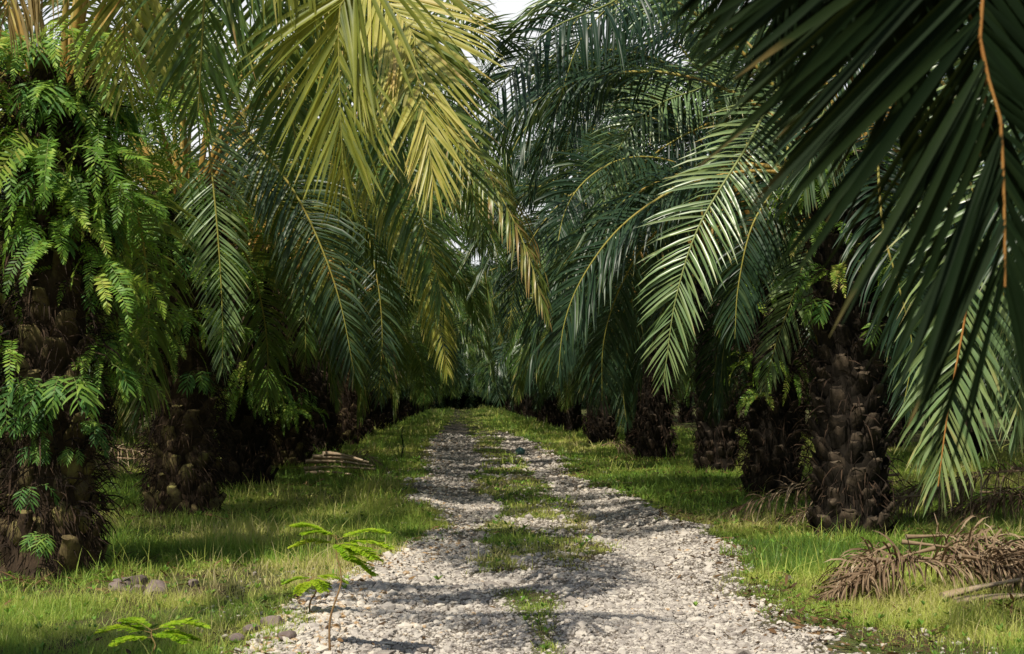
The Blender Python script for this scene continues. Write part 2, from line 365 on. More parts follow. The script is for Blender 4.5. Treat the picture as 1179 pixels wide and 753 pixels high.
# ------------------------------------------------------------------ gravel stones
def stones():
    rng = np.random.RandomState(4)
    import bmesh
    bm = bmesh.new(); bmesh.ops.create_icosphere(bm, subdivisions=1, radius=1); bm.verts.ensure_lookup_table()
    base = np.array([v.co[:] for v in bm.verts]); fc = np.array([[v.index for v in f.verts] for f in bm.faces]); bm.free()
    shapes = [norm(base) * (1 + 0.28 * np.random.RandomState(50 + k).uniform(-1, 1, (len(base), 1))) for k in range(24)]
    PX = []; PY = []; SZ = []
    for (y0, y1, dens, s0) in ((6.5, 11, 3900, 0.0095), (11, 16, 1900, 0.0115), (16, 24, 700, 0.015), (24, 40, 170, 0.022), (40, 60, 40, 0.03)):
        n = int((y1 - y0) * 5.4 * dens)
        x = rng.uniform(-1.9, 3.5, n); y = rng.uniform(y0, y1, n)
        k = rng.rand(n) < road_mask(x, y) * (0.45 + 0.55 * sstep(0.35, 0.55, fbm(x, y, 1.3, 55))) + 0.02
        x, y = x[k], y[k]
        PX.append(x); PY.append(y); SZ.append(s0 * np.exp(rng.normal(0, 0.5, len(x))))
    # coarser lumps along the left verge
    n = 2000; y = rng.uniform(6.8, 12.8, n); x = np.interp(y, EDGE_Y, EDGE_L) + np.abs(rng.normal(0, 0.5, n)) - 0.25
    PX.append(x); PY.append(y); SZ.append(0.024 * np.exp(rng.normal(0, 0.35, n)))
    x = np.concatenate(PX); y = np.concatenate(PY); s = np.minimum(np.concatenate(SZ), 0.075); n = len(x)
    z = height(x, y) + s * 0.12
    sc = s[:, None] * rng.uniform([0.8, 0.7, 0.35], [1.35, 1.2, 0.75], (n, 3))
    a = rng.uniform(0, 2 * PI, n); tl = rng.normal(0, 0.35, n)
    ca, sa, ct, st = np.cos(a), np.sin(a), np.cos(tl), np.sin(tl)
    V = np.stack(shapes)[rng.randint(0, len(shapes), n)] * sc[:, None]
    Vx = V[..., 0] * ct[:, None] - V[..., 2] * st[:, None]; Vz = V[..., 0] * st[:, None] + V[..., 2] * ct[:, None]; Vy = V[..., 1]
    V = np.stack([Vx * ca[:, None] - Vy * sa[:, None] + x[:, None], Vx * sa[:, None] + Vy * ca[:, None] + y[:, None], Vz + z[:, None]], -1)
    Fc = (fc[None] + (np.arange(n) * len(base))[:, None, None]).reshape(-1, 3)
    L = np.interp(y, EDGE_Y, EDGE_L)
    t = np.clip(rng.beta(1.6, 1.8, n) * 0.95 + 0.35 * (fbm(x, y, 0.9, 77) - 0.5) + (np.abs(x - L) < 0.35) * rng.uniform(0, 0.35, n), 0, 1)
    g = Geo(); g.add(V.reshape(-1, 3), Fc, 0, np.repeat(t, len(base)))
    o = link('gravel', g.mesh('gravel', [M['stone']], smooth=False))
    tag(o, 'pale crushed stones scattered over the plantation track', 'gravel', kind='stuff')
stones()

# ------------------------------------------------------------------ palm positions
LX, RX = -3.65, 4.62
left_y = [6.8 + 6.1 * k for k in range(25)]
right_y = [4.1 + 6.2 * k for k in range(25)]
TRUNKS = [(LX, y) for y in left_y] + [(RX, y) for y in right_y]

# ------------------------------------------------------------------ grass
def blades(g, x, y, h, w, tint, rng, mat=0):
    n = len(x); z = height(x, y) - 0.01
    a = rng.uniform(0, 2 * PI, n); lean = rng.gamma(2.0, 0.28, n); b = rng.uniform(0, 2 * PI, n)
    dx, dy = np.cos(a), np.sin(a)
    t = np.array([0, 0.4, 0.75, 1.0]); wp = np.array([0.8, 1.0, 0.6])
    r = (t ** 1.7)[None] * (lean * h)[:, None]
    zz = t[None] * h[:, None] * (1 - 0.35 * np.minimum(lean, 1.2)[:, None] * t[None])
    Pc = np.stack([x[:, None] + dx[:, None] * r, y[:, None] + dy[:, None] * r, z[:, None] + zz], -1)
    wv = np.stack([np.cos(b), np.sin(b), np.zeros(n)], -1)[:, None] * 0.5
    V = np.zeros((n, 7, 3))
    hw = w[:, None, None] * wp[None, :, None]
    V[:, 0:6:2] = Pc[:, :3] - wv * hw; V[:, 1:6:2] = Pc[:, :3] + wv * hw; V[:, 6] = Pc[:, 3]
    o = np.arange(n) * 7
    q = np.concatenate([np.stack([o, o + 1, o + 3, o + 2], -1), np.stack([o + 2, o + 3, o + 5, o + 4], -1)])
    base = g.n
    g.add(V.reshape(-1, 3), q, mat, np.repeat(tint, 7))
    g.F.append(np.stack([o + 4, o + 5, o + 6], -1) + base); g.M.append(np.full(n, mat))

def grass():
    rng = np.random.RandomState(7); g = Geo()
    for (y0, y1, xa, xb, dens, hh, ww) in ((6.8, 12, -4.6, 5.4, 5200, 0.09, 0.0042), (12, 20, -7.5, 9, 2400, 0.1, 0.0065), (20, 32, -12, 13, 760, 0.11, 0.012),
                                         (32, 55, -14, 15, 280, 0.13, 0.02), (55, 100, -9, 10, 130, 0.16, 0.035), (100, 190, -7, 8, 34, 0.2, 0.06)):
        n = int((y1 - y0) * (xb - xa) * dens)
        # tufts: blades gather round tuft centres
        nt_ = n // 14
        cx = rng.uniform(xa, xb, nt_); cy = rng.uniform(y0, y1, nt_); sp = rng.uniform(0.02, 0.09, nt_) * (1 + y0 / 30)
        ci = rng.randint(0, nt_, n)
        x = cx[ci] + rng.normal(0, 1, n) * sp[ci]; y = cy[ci] + rng.normal(0, 1, n) * sp[ci]
        rm = road_mask(x, y)
        dens_n = fbm(x, y, 0.55, 61)
        bare = sstep(0.38, 0.56, dens_n * 0.6 + 0.4 * fbm(x, y, 2.4, 63))
        L = np.interp(y, EDGE_Y, EDGE_L); R = np.interp(y, EDGE_Y, EDGE_R)
        inr = (x > L) & (x < R)
        k = rng.rand(n) < (1 - rm) ** 2 * (0.16 + 0.84 * bare) * np.where(inr, 0.5, 1)
        # bare earth round the left trunk, and stones there
        k &= ~(((x + 2.75) ** 2 / 1.7 + (y - 12.0) ** 2 / 0.25) < 1) | (rng.rand(n) < 0.12)
        x, y, ci = x[k], y[k], ci[k]; inr = inr[k]; n = len(x)
        hn = fbm(x, y, 0.8, 71)
        h = 0.92 * hh * (0.3 + 1.45 * hn) * rng.uniform(0.5, 1.35, n) * np.where(inr, 0.5, 1.0)
        edge = np.minimum(np.abs(x - L[k]), np.abs(x - R[k])); h *= np.where(inr, 1, 0.55 + 0.45 * sstep(0, 0.7, edge))
        tuft = rng.rand(nt_)[ci]
        h *= 1 + 1.6 * (tuft > 0.95) + 0.5 * sstep(.55, .7, fbm(x, y, 2.3, 17))
        dry = fbm(x, y, 0.5, 81)
        t = 0.08 + 0.66 * sstep(0.3, 0.7, dry) + 0.28 * (tuft - 0.5) + rng.normal(0, 0.09, n) + (rng.rand(n) < 0.06) * 0.4 + np.where(inr, 0.1, 0.0)
        t += 0.28 * np.exp(-(((x + 2.2) / 1.4) ** 2 + ((y - 13) / 1.5) ** 2))
        blades(g, x, y, h, ww * rng.uniform(0.7, 1.4, n), np.clip(t, 0, 1), rng)
    # rank grass hugging the trunks
    for (tx, ty) in [p for p in TRUNKS if 9 < p[1] < 45]:
        n = 1400; a = rng.uniform(0, 2 * PI, n); r = 0.45 + rng.gamma(2, 0.1, n)
        x = tx + np.cos(a) * r; y = ty + np.sin(a) * r
        s = 1 + ty / 40
        blades(g, x, y, rng.uniform(0.05, 0.2, n) * (0.6 if (tx < 0 and ty < 14) else 1), 0.006 * s * rng.uniform(0.7, 1.4, n), rng.uniform(0.1, 0.6, n), rng)
    n = 1500; y = 7 + rng.rand(n) ** 1.4 * 20; x = rng.uniform(-6, 7, n); k = rng.rand(n) < (1 - road_mask(x, y)) ** 3 * sstep(.4, .6, fbm(x, y, .6, 19)); x, y = x[k], y[k]; n = len(x)
    blades(g, x, y, rng.uniform(0.2, 0.42, n), np.full(n, 0.0035), rng.uniform(0.7, 1, n), rng)
    tag(link('grass', g.mesh('grass', [M['grass']])), 'uneven green and straw coloured grass beside and along the track', 'grass', kind='stuff')
    # broad little weeds in the grass and the middle strip
    g = Geo(); n = 5200
    y = 7 + rng.rand(n) ** 1.6 * 28; x = rng.uniform(-6, 7, n)
    k = rng.rand(n) < (1 - road_mask(x, y)) ** 2 * 0.9 + 0.004; x, y = x[k], y[k]; n = len(x)
    rep = 6; x = np.repeat(x, rep); y = np.repeat(y, rep); a = rng.uniform(0, 2 * PI, n * rep)
    L_ = np.repeat(rng.uniform(0.015, 0.05, n), rep) * (1 + y / 30)
    D = norm(np.stack([np.cos(a), np.sin(a), rng.uniform(0.3, 1.3, n * rep)], -1))
    B = np.stack([x, y, height(x, y) + np.repeat(rng.uniform(0, 0.09, n), rep)], -1)
    leaf_rank(g, B, D, np.stack([-np.sin(a), np.cos(a), 0 * a], -1), L_, L_ * 0.4, np.full(len(x), 6.0), 4, 0, 0, rng.uniform(0.1, 0.7, n * rep))
    tag(link('weeds', g.mesh('weeds', [M['fern']])), 'small broad leaved weeds growing low in the grass', 'weeds', kind='stuff')
    # leaf litter along verges and round the palms
    g = Geo(); n = 9000
    y = 7 + rng.rand(n) ** 1.5 * 40; side = rng.rand(n)
    x = np.where(side < 0.5, np.interp(y, EDGE_Y, EDGE_R) + rng.normal(0.15, 0.3, n), np.where(side < 0.72, np.interp(y, EDGE_Y, EDGE_L) + rng.normal(-0.2, 0.35, n), rng.uniform(-8, 9, n)))
    L_ = rng.uniform(0.02, 0.09, n); a = rng.uniform(0, 2 * PI, n)
    k = rng.rand(n) < np.where(side < 0.5, sstep(0.4, 0.6, fbm(x, y, 0.7, 91)) + 0.1, 0.6)
    D = norm(np.stack([np.cos(a), np.sin(a), rng.normal(0.12, 0.25, n)], -1))
    B = np.stack([x, y, height(x, y) + rng.uniform(0.005, 0.05, n)], -1)
    leaf_rank(g, B[k], D[k], np.stack([-np.sin(a), np.cos(a), rng.normal(0, 0.4, n)], -1)[k], L_[k], L_[k] * 0.35, rng.uniform(0, 3, n)[k], 4, 0, 0, rng.uniform(0, .8, n)[k])
    n = 4200; tp = np.array([p for p in TRUNKS if 9 < p[1] < 36]); ti = rng.randint(0, len(tp), n); a = rng.uniform(0, 2 * PI, n); r = 0.4 + rng.gamma(1.6, 0.3, n)
    x = tp[ti, 0] + np.cos(a) * r; y = tp[ti, 1] + np.sin(a) * r; L_ = rng.uniform(0.05, 0.3, n); a = rng.uniform(0, 2 * PI, n)
    D = norm(np.stack([np.cos(a), np.sin(a), rng.normal(0.15, 0.25, n)], -1)); B = np.stack([x, y, height(x, y) + rng.uniform(0.005, 0.07, n)], -1)
    leaf_rank(g, B, D, np.stack([-np.sin(a), np.cos(a), rng.normal(0, 0.4, n)], -1), L_, L_ * 0.09 + .004, rng.uniform(0, 4, n), 4, 0, 0, rng.uniform(0, .9, n))
    tag(link('leaf_litter', g.mesh('leaf_litter', [M['litter']])), 'dry brown fallen leaves strewn along the track edges', 'leaf litter', kind='stuff')
grass()

# ------------------------------------------------------------------ palms
def arc_pts(e0, e1, L, p=1.3, side=0.0, n=9, r0=0.16):
    s = np.linspace(0, 1, 60); e = np.interp(s ** p, [0, 1], [rad(e0), rad(e1)])
    ds = L / 59
    x = r0 + np.cumsum(np.cos(e)) * ds; z = np.cumsum(np.sin(e)) * ds
    y = side * (s ** 2) * L
    P = np.stack([x, y, z], -1)
    return P[np.linspace(0, 59, n).astype(int)]

# classes: 0 spears, 1 upper, 2 middle, 3 low, 4 skirt
KL = [(82, 55, 3.6, 1.2), (66, -25, 5.0, 1.35), (46, -72, 5.2, 1.15), (26, -86, 4.7, 0.95), (0, -88, 3.7, 0.7)]
def make_templates(lod):
    T = {}
    for c, (e0, e1, L, p) in enumerate(KL):
        T[c] = []
        for v in range(4 if lod == 0 else 2):
            rng = random.Random(c * 10 + v)
            pts = arc_pts(e0 + rng.uniform(-7, 7), e1 + rng.uniform(-10, 6), L * rng.uniform(0.94, 1.06), p, rng.uniform(-0.13, 0.13))
            kw = dict(seed=c * 7 + v, roll=rng.uniform(-0.35, 0.35), twist=rng.uniform(-0.9, 0.9), leaf_from=0.22 if c else 0.3,
                      droop=[0.5, 1.3, 1.9, 2.2, 2.6][c], spread=[0.5, 0.95, 1, 0.95, 0.85][c], plume=0.4, leaf_len=[0.6, 0.9, 0.92, 0.9, 0.8][c],
                      gappy=[0, .04, .06, .09, .16][c], tint=[0.5, 0.42, 0.42, 0.45, 0.55][c])
            if lod == 0: g = frond_geo(pts, pairs=112, rows=5, wid=0.038, **kw)
            else: g = frond_geo(pts, pairs=46, rows=4, fold=0, wid=0.075, npt=16, tube_sides=4, **kw)
            T[c].append(g)
    return T
T0 = make_templates(0); T1 = make_templates(1)
MESH = {}
def frond_mesh_of(c, v, matk):
    k = (c, v, matk)
    if k not in MESH:
        MESH[k] = T0[c][v].mesh('frond', [M[matk], M['rachis' if matk not in ('dead',) else 'rachis_dead']])
    return MESH[k]

def trunk_geo(seed, H, moss=False, fibres=0, flare=0.14, core=0.31, nst=150, sh=1.0, cols=0):
    rng = np.random.RandomState(seed); g = Geo()
    ns, nr = 40, 60
    z = np.linspace(-0.1, H, nr)
    th = np.arange(ns) * 2 * PI / ns
    TH, ZZ = np.meshgrid(th, z)
    R = core + flare * np.exp(-np.maximum(ZZ, 0) / 0.28) + 0.035 * (fbm(np.cos(TH) * 2 + 5, np.sin(TH) * 2 + ZZ * 2.2, 2.0, seed) - 0.5) * 2
    R = R * np.interp(ZZ, [0, H * 0.75, H], [1, 0.97, 0.75])
    V = np.stack([R * np.cos(TH), R * np.sin(TH), ZZ], -1).reshape(-1, 3)
    i = np.arange(nr - 1)[:, None] * ns; k = np.arange(ns)[None]; k2 = (k + 1) % ns
    g.add(V, np.stack([i + k, i + k2, i + ns + k2, i + ns + k], -1).reshape(-1, 4), 0, 0.1)
    g.add(np.array([[0, 0, H + 0.05]]), np.zeros((0, 3), int)); 
    # leaf bases spiralling up
    for j in range(nst):
        u = j / nst; zc = 0.04 + (H - 0.15) * u
        a = j * GA + rng.normal(0, 0.09)
        if cols:
            lay = j // cols; zc = 0.04 + (H - 0.15) * (lay + 0.5 * (j % 2)) / (nst / cols); a = (j % cols) * 2 * PI / cols + lay * 0.045 + rng.normal(0, 0.05)
        zc += rng.normal(0, 0.02)
        if rng.rand() < (0.12 if not moss else 0.25) and zc > 0.5: continue
        fl = flare * math.exp(-zc / 0.28)
        r = core + fl * 0.9 - 0.03
        o = np.array([math.cos(a), math.sin(a), 0]); t = np.array([-math.sin(a), math.cos(a), 0]); up = np.array([0, 0, 1.0])
        out = rng.uniform(0.32, 0.6) if zc < H - 0.7 else 0.75
        d = norm(o * out + up * 0.85 + t * rng.normal(0, 0.06)); nrm = norm(np.cross(t, d))
        if nrm.dot(o) < 0: nrm = -nrm
        L = rng.uniform(0.22, 0.34) * sh; w = rng.uniform(0.085, 0.135); th_ = rng.uniform(0.03, 0.055) * (1.3 if (moss and zc < 0.7) else 1)
        ang = np.linspace(0, 2 * PI, 10, endpoint=False)
        secs = [(-0.15, 1.0, 1.0), (0.3, 1.0, 0.9), (0.7, 0.8, 0.7), (0.97, 0.6, 0.55), (1.0, 0.5, 0.45)]
        rings = []
        for (q, ws, ts) in secs:
            c = o * r + up * zc + d * (L * q)
            rings.append(rng.normal(0, 0.007, (10, 3)) + c + t * (rng.normal(0, 0.012)) + np.outer(np.cos(ang) * w * ws * (1 + rng.normal(0, 0.04)), t) + np.outer((np.sin(ang) * th_ * ts - 0.25 * th_ * np.cos(ang) ** 2), nrm))
        n = 10; Vr = np.concatenate(rings)
        Fq = [[s_ * n + k_, s_ * n + (k_ + 1) % n, (s_ + 1) * n + (k_ + 1) % n, (s_ + 1) * n + k_] for s_ in range(4) for k_ in range(n)]
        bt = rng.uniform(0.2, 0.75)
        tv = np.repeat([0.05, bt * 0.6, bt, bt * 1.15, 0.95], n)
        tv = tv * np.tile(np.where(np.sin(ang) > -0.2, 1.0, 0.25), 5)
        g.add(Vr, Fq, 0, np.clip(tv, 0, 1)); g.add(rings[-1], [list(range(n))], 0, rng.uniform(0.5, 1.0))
    if moss:
        ico = None
        for j in range(46):
            a = rng.uniform(0, 2 * PI); zc = rng.uniform(-0.02, 0.95); r = core + flare * math.exp(-max(zc, 0) / 0.28) - 0.01
            nu, nv = 8, 6; U_ = np.linspace(0, 2 * PI, nu, endpoint=False); W_ = np.linspace(0.15, PI - 0.15, nv)
            sx, sy, sz_ = rng.uniform(0.06, 0.1), rng.uniform(0.07, 0.12), rng.uniform(0.08, 0.15)
            loc = np.array([[sx * math.sin(w_) * math.cos(u_), sy * math.sin(w_) * math.sin(u_), sz_ * math.cos(w_)] for w_ in W_ for u_ in U_]) * (1 + rng.uniform(-0.13, 0.13, (nu * nv, 1)))
            ca, sa = math.cos(a), math.sin(a)
            Vb = loc @ np.array([[ca, sa, 0], [-sa, ca, 0], [0, 0, 1]]) + np.array([ca * r, sa * r, zc])
            Fb = [[p_ * nu + q_, p_ * nu + (q_ + 1) % nu, (p_ + 1) * nu + (q_ + 1) % nu, (p_ + 1) * nu + q_] for p_ in range(nv - 1) for q_ in range(nu)]
            g.add(Vb, Fb, 0, np.clip(rng.uniform(0.15, 0.95) + rng.normal(0, 0.1, nu * nv), 0, 1))
            g.add(Vb[:nu], [list(range(nu))], 0, 0.6)
    # root mat at the foot
    n = 500; a = rng.uniform(0, 2 * PI, n); r = core + flare * 0.95
    B = np.stack([np.cos(a) * (r - 0.02), np.sin(a) * (r - 0.02), rng.uniform(0.02, 0.7, n)], -1)
    D = norm(np.stack([np.cos(a) * 0.5, np.sin(a) * 0.5, rng.uniform(-1, -0.2, n)], -1) + rng.normal(0, 0.25, (n, 3)))
    leaf_rank(g, B, D, rng.normal(0, 1, (n, 3)), rng.uniform(0.06, 0.2, n), rng.uniform(0.008, 0.02, n), np.full(n, 3.0), 3, 0.3, 1, rng.uniform(0.1, 1, n))
    if fibres:
        n = fibres; a = rng.uniform(0, 2 * PI, n); zc = 0.5 + (H - 0.4) * rng.rand(n); r = core + rng.uniform(0.02, 0.14, n)
        B = np.stack([np.cos(a) * r, np.sin(a) * r, zc], -1)
        D = norm(np.stack([np.cos(a), np.sin(a), rng.uniform(-0.8, 0.6, n)], -1) + rng.normal(0, 0.5, (n, 3)))
        leaf_rank(g, B, D, rng.normal(0, 1, (n, 3)), rng.uniform(0.08, 0.42, n), rng.uniform(0.004, 0.02, n), rng.uniform(3, 14, n), 4, 0, 1, rng.rand(n))
    return g
def trunk_mesh(seed, H, moss=False, fibres=0, **kw):
    return trunk_geo(seed, H, moss, fibres, **kw).mesh('trunk', [M['bark_moss' if moss else 'bark'], M['fibre']], smooth=True)
TR_A = trunk_mesh(1, 4.3, moss=True, fibres=4600, core=0.31, flare=0.17, nst=120)
TR_B = trunk_mesh(2, 4.2, moss=True, fibres=4200, core=0.35, nst=130)
TR_C = trunk_mesh(3, 4.2, fibres=900, core=0.35, flare=0.06, nst=252, sh=0.75, cols=11)
TR_D = trunk_mesh(4, 4.2, fibres=2200, core=0.34, nst=160)

def crown_slots(rng, n=42):
    out = []
    for k in range(n):
        u = k / (n - 1)
        c = 0 if u < 0.06 else 1 if u < 0.32 else 2 if u < 0.62 else 3 if u < 0.88 else 4
        out.append((c, k * GA + rng.uniform(-0.2, 0.2)))
    return out

def ordinal(k):
    return ['first', 'second', 'third', 'fourth', 'fifth', 'sixth', 'seventh', 'eighth', 'ninth', 'tenth', 'eleventh', 'twelfth', 'thirteenth', 'fourteenth', 'fifteenth', 'sixteenth', 'seventeenth', 'eighteenth'][k]

PALMS = {}
def palm(key, x, y, H, trunk, seed, label, group, matk='frond', avoid=(), n=38, skirt=0.25, rot=0.0, fs=1.05):
    """avoid: list of (azimuth from, azimuth to, classes) in degrees, no fronds there"""
    rng = random.Random(seed)
    z = float(height(np.array(x), np.array(y)))
    root = bpy.data.objects.new('oil_palm', None); C.objects.link(root); root.location = (x, y, z)
    tag(root, label, 'palm tree', group)
    s = H / 4.2
    link('trunk', trunk, root, (0, 0, 0), (0, 0, rng.uniform(0, 6.28) if rot is None else rot), (1, 1, s))
    ph = rng.uniform(0, 6.28)
    for (c, a) in crown_slots(rng, n):
        if c == 4 and rng.random() < 0.4: continue
        a = (a + ph) % (2 * PI); ad = math.degrees(a)
        if any((lo <= ad <= hi or lo <= ad - 360 <= hi) and c in cl for (lo, hi, cl) in avoid): continue
        mk = matk
        if c == 4: mk = 'dead' if rng.random() < skirt else matk
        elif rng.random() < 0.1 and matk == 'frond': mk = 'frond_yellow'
        elif rng.random() < 0.28 and matk == 'frond_shade' and c in (1, 2, 3): mk = 'frond_lit'
        zz = H - 0.15 - 0.10 * c
        link('frond', frond_mesh_of(c, rng.randrange(4), mk), root, (0, 0, zz), (rng.uniform(-0.06, 0.06), rng.uniform(-0.08, 0.08), a), fs * rng.uniform(0.88, 1.06))
    PALMS[key] = (root, x, y, z, H)
    return root

def hero(key, pts, matk='frond', rmat='rachis', start=None, e0=None, **kw):
    """a frond whose line is laid out from the palm's crown through the given points"""
    root, x, y, z, H = PALMS[key]
    p0 = np.array([x, y, z + H - 0.1])
    P = [np.array(p) for p in pts]
    if e0 is not None: P.insert(0, np.array(e0, float))
    h = P[0] - p0; hd = norm(np.array([h[0], h[1], 0]))
    allp = np.array([p0 + hd * 0.15] + P)
    allp = allp - np.array([x, y, z])
    kw['wid'] = kw.get('wid', 0.045) * 0.82; kw['pairs'] = int(kw.get('pairs', 85) * 1.25)
    kw.setdefault('gappy', 0.05)
    kw.setdefault('face', (0, -1, 0.15))
    g = frond_geo(allp, **kw)
    me = g.mesh('frond', [M[matk], M[rmat]])
    return link('frond', me, root, (0, 0, 0))

GL, GR = 'oil palms in the row left of the track', 'oil palms in the row right of the track'
# left row
AWAY = (-100, -40, (0, 1, 2, 3, 4))
palm('L0', LX, 6.8, 4.3, TR_B, 11, 'palm with long lit fronds hanging into the top left, its trunk out of frame', GL, n=12, avoid=[(-120, 150, (0, 1, 2, 3, 4)), (150, 240, (3, 4))])
palm('L1', LX, 12.9, 4.4, TR_A, 12, 'mossy palm trunk thick with hanging ferns, largest on the left', GL, avoid=[(-150, -15, (1, 2, 3, 4)), (-15, 75, (2, 3, 4)), (150, 210, (3, 4))], rot=0.5)
palm('L2', LX + .02, 19.0, 4.3, TR_B, 13, 'dark shaggy palm trunk second from the left, behind the fern covered one', GL, avoid=[(-130, 20, (2, 3, 4)), (20, 60, (3, 4))], rot=1.5)
palm('L3', LX - .1, 25.1, 4.2, TR_D, 14, 'palm trunk third from the left, with ferns at its foot and one side sunlit', GL, avoid=[(-130, 30, (3, 4)), (-60, 30, (2,))], rot=0.3)
for k in range(4, 8):
    palm('L%d' % k, LX + random.Random(k).uniform(-.2, .2), left_y[k], 4.5 + random.Random(k).uniform(-.3, .3), [TR_B, TR_D, TR_A, TR_D][k % 4], 20 + k,
         'drooping oil palm, %s from the camera in the row left of the track' % ordinal(k), GL, rot=k * 1.3, avoid=[(-110, 30, (3, 4))])
palm('LB', LX, 0.7, 4.3, TR_B, 61, 'oil palm left of the track beside the camera, behind the frame edge', GL, n=8, avoid=[(-20, 110, (0, 1, 2, 3, 4))])
palm('RB', RX, -2.1, 4.3, TR_D, 63, 'oil palm right of the track just behind the camera', GR, n=22, avoid=[(80, 190, (0, 1, 2, 3, 4))])
# right row
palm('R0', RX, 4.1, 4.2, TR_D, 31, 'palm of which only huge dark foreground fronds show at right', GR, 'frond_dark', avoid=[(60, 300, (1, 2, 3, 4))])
palm('R1', RX + .28, 10.2, 4.3, TR_D, 32, 'palm whose dark trunk edge is cut by the right frame edge', GR, 'frond_shade', avoid=[(95, 280, (1, 2, 3, 4))])
palm('R2', RX - .27, 15.9, 4.4, TR_C, 33, 'palm with knobbly trunk of old leaf bases, largest whole trunk on the right', GR, 'frond_shade', avoid=[(180, 330, (2, 3, 4))], rot=0.4)
palm('R3', RX + .3, 22.4, 4.2, TR_D, 34, 'dark palm trunk just left of and behind the knobbly one', GR, 'frond_shade', avoid=[(150, 300, (3, 4))], rot=2.4)
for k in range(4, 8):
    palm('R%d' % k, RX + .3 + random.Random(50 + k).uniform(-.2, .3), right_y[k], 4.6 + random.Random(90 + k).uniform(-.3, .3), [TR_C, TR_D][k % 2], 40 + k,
         'drooping oil palm, %s from the camera in the row right of the track' % ordinal(k), GR, 'frond_shade' if k < 6 else 'frond', rot=k * 1.3, avoid=[(150, 290, (3, 4))])

# ---- fronds the photo shows clearly
H = hero
Hkw = dict(pairs=80, plume=0.3)
# left foreground, lit yellow green
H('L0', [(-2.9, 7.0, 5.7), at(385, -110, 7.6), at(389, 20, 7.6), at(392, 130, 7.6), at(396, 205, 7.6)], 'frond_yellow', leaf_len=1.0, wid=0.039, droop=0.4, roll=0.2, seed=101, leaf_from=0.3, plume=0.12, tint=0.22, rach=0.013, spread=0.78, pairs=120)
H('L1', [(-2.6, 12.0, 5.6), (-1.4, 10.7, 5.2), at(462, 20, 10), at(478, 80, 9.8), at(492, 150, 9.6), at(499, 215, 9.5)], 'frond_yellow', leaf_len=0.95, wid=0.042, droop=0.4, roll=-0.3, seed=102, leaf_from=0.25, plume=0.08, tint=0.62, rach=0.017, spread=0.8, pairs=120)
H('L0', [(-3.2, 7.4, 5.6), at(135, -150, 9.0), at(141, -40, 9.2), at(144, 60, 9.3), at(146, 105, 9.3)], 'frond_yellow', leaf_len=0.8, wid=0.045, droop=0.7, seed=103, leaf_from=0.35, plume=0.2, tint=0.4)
H('L0', [(-3.1, 7.2, 5.7), at(265, -210, 8.6), at(240, -60, 8.8), at(232, 60, 8.9), at(228, 130, 9)], 'frond', leaf_len=0.9, droop=1.4, seed=104, leaf_from=0.35, plume=0.3, tint=0.5)
H('L0', [(-3.0, 7.6, 5.6), at(330, -200, 8.8), at(320, -40, 9.2), at(330, 90, 9.4), at(345, 190, 9.5)], 'frond', leaf_len=0.85, droop=1.6, seed=1041, leaf_from=0.35, plume=0.35, tint=0.35)
H('L0', [(-3.8, 7.7, 5.2), at(40, -150, 8.8), at(18, -60, 8.8), at(8, 20, 8.8)], 'straw', leaf_len=0.85, wid=0.035, droop=5, seed=105, leaf_from=0.4, plume=0.3, tint=0.5)
H('L1', [(-2.9, 12.2, 5.8), at(425, -60, 11.2), at(470, 40, 11), at(520, 150, 11), at(552, 250, 11)], 'frond', leaf_len=0.85, droop=1.4, seed=106, leaf_from=0.3, tint=0.6, plume=0.3)
H('L1', [(-2.8, 13.4, 5.8), (-1.3, 13.6, 5.6), at(440, 100, 13.5), at(470, 200, 13.4), at(500, 300, 13.2), at(512, 360, 13.2)], 'frond', leaf_len=0.8, droop=2.0, seed=107, leaf_from=0.3, tint=0.4)
H('L1', [(-2.9, 14.1, 5.4), at(225, 80, 15.5), at(238, 150, 16), at(250, 260, 16), at(256, 360, 16), at(256, 425, 16)], 'frond_lit', 'rachis', leaf_len=0.66, wid=0.036, droop=1.0, seed=108, leaf_from=0.25, tint=0.55, plume=0.18, roll=0.0)
H('L2', [(-2.9, 18.4, 5.2), at(290, 160, 17.8), at(335, 215, 17.6), at(368, 280, 17.5), at(392, 350, 17.5), at(408, 430, 17.5)], 'frond_shade', leaf_len=0.85, droop=1.7, seed=109, leaf_from=0.25, tint=0.5)
H('L2', [(-2.7, 18.6, 5.4), (-1.4, 18, 5.6), at(520, 150, 17), at(570, 215, 16.6), at(605, 285, 16.4), at(628, 360, 16.3)], 'frond', leaf_len=0.9, droop=5.0, seed=110, face=None, leaf_from=0.25, tint=0.72, drytip=0.15)
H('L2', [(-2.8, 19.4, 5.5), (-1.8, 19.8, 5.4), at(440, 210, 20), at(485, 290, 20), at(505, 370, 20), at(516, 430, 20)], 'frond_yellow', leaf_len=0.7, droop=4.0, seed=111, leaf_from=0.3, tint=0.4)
H('L2', [(-3.0, 19.8, 5.2), at(300, 200, 21), at(335, 260, 21.5), at(350, 340, 21.5), at(352, 420, 21.5)], 'frond', leaf_len=0.7, droop=2.0, seed=112, leaf_from=0.3, tint=0.4)
H('L3', [(-2.8, 24.5, 5.4), (-1.9, 24, 5.3), at(430, 300, 24), at(440, 380, 24), at(436, 460, 24)], 'frond_shade', leaf_len=0.8, droop=2.2, seed=113, leaf_from=0.3, tint=0.45)
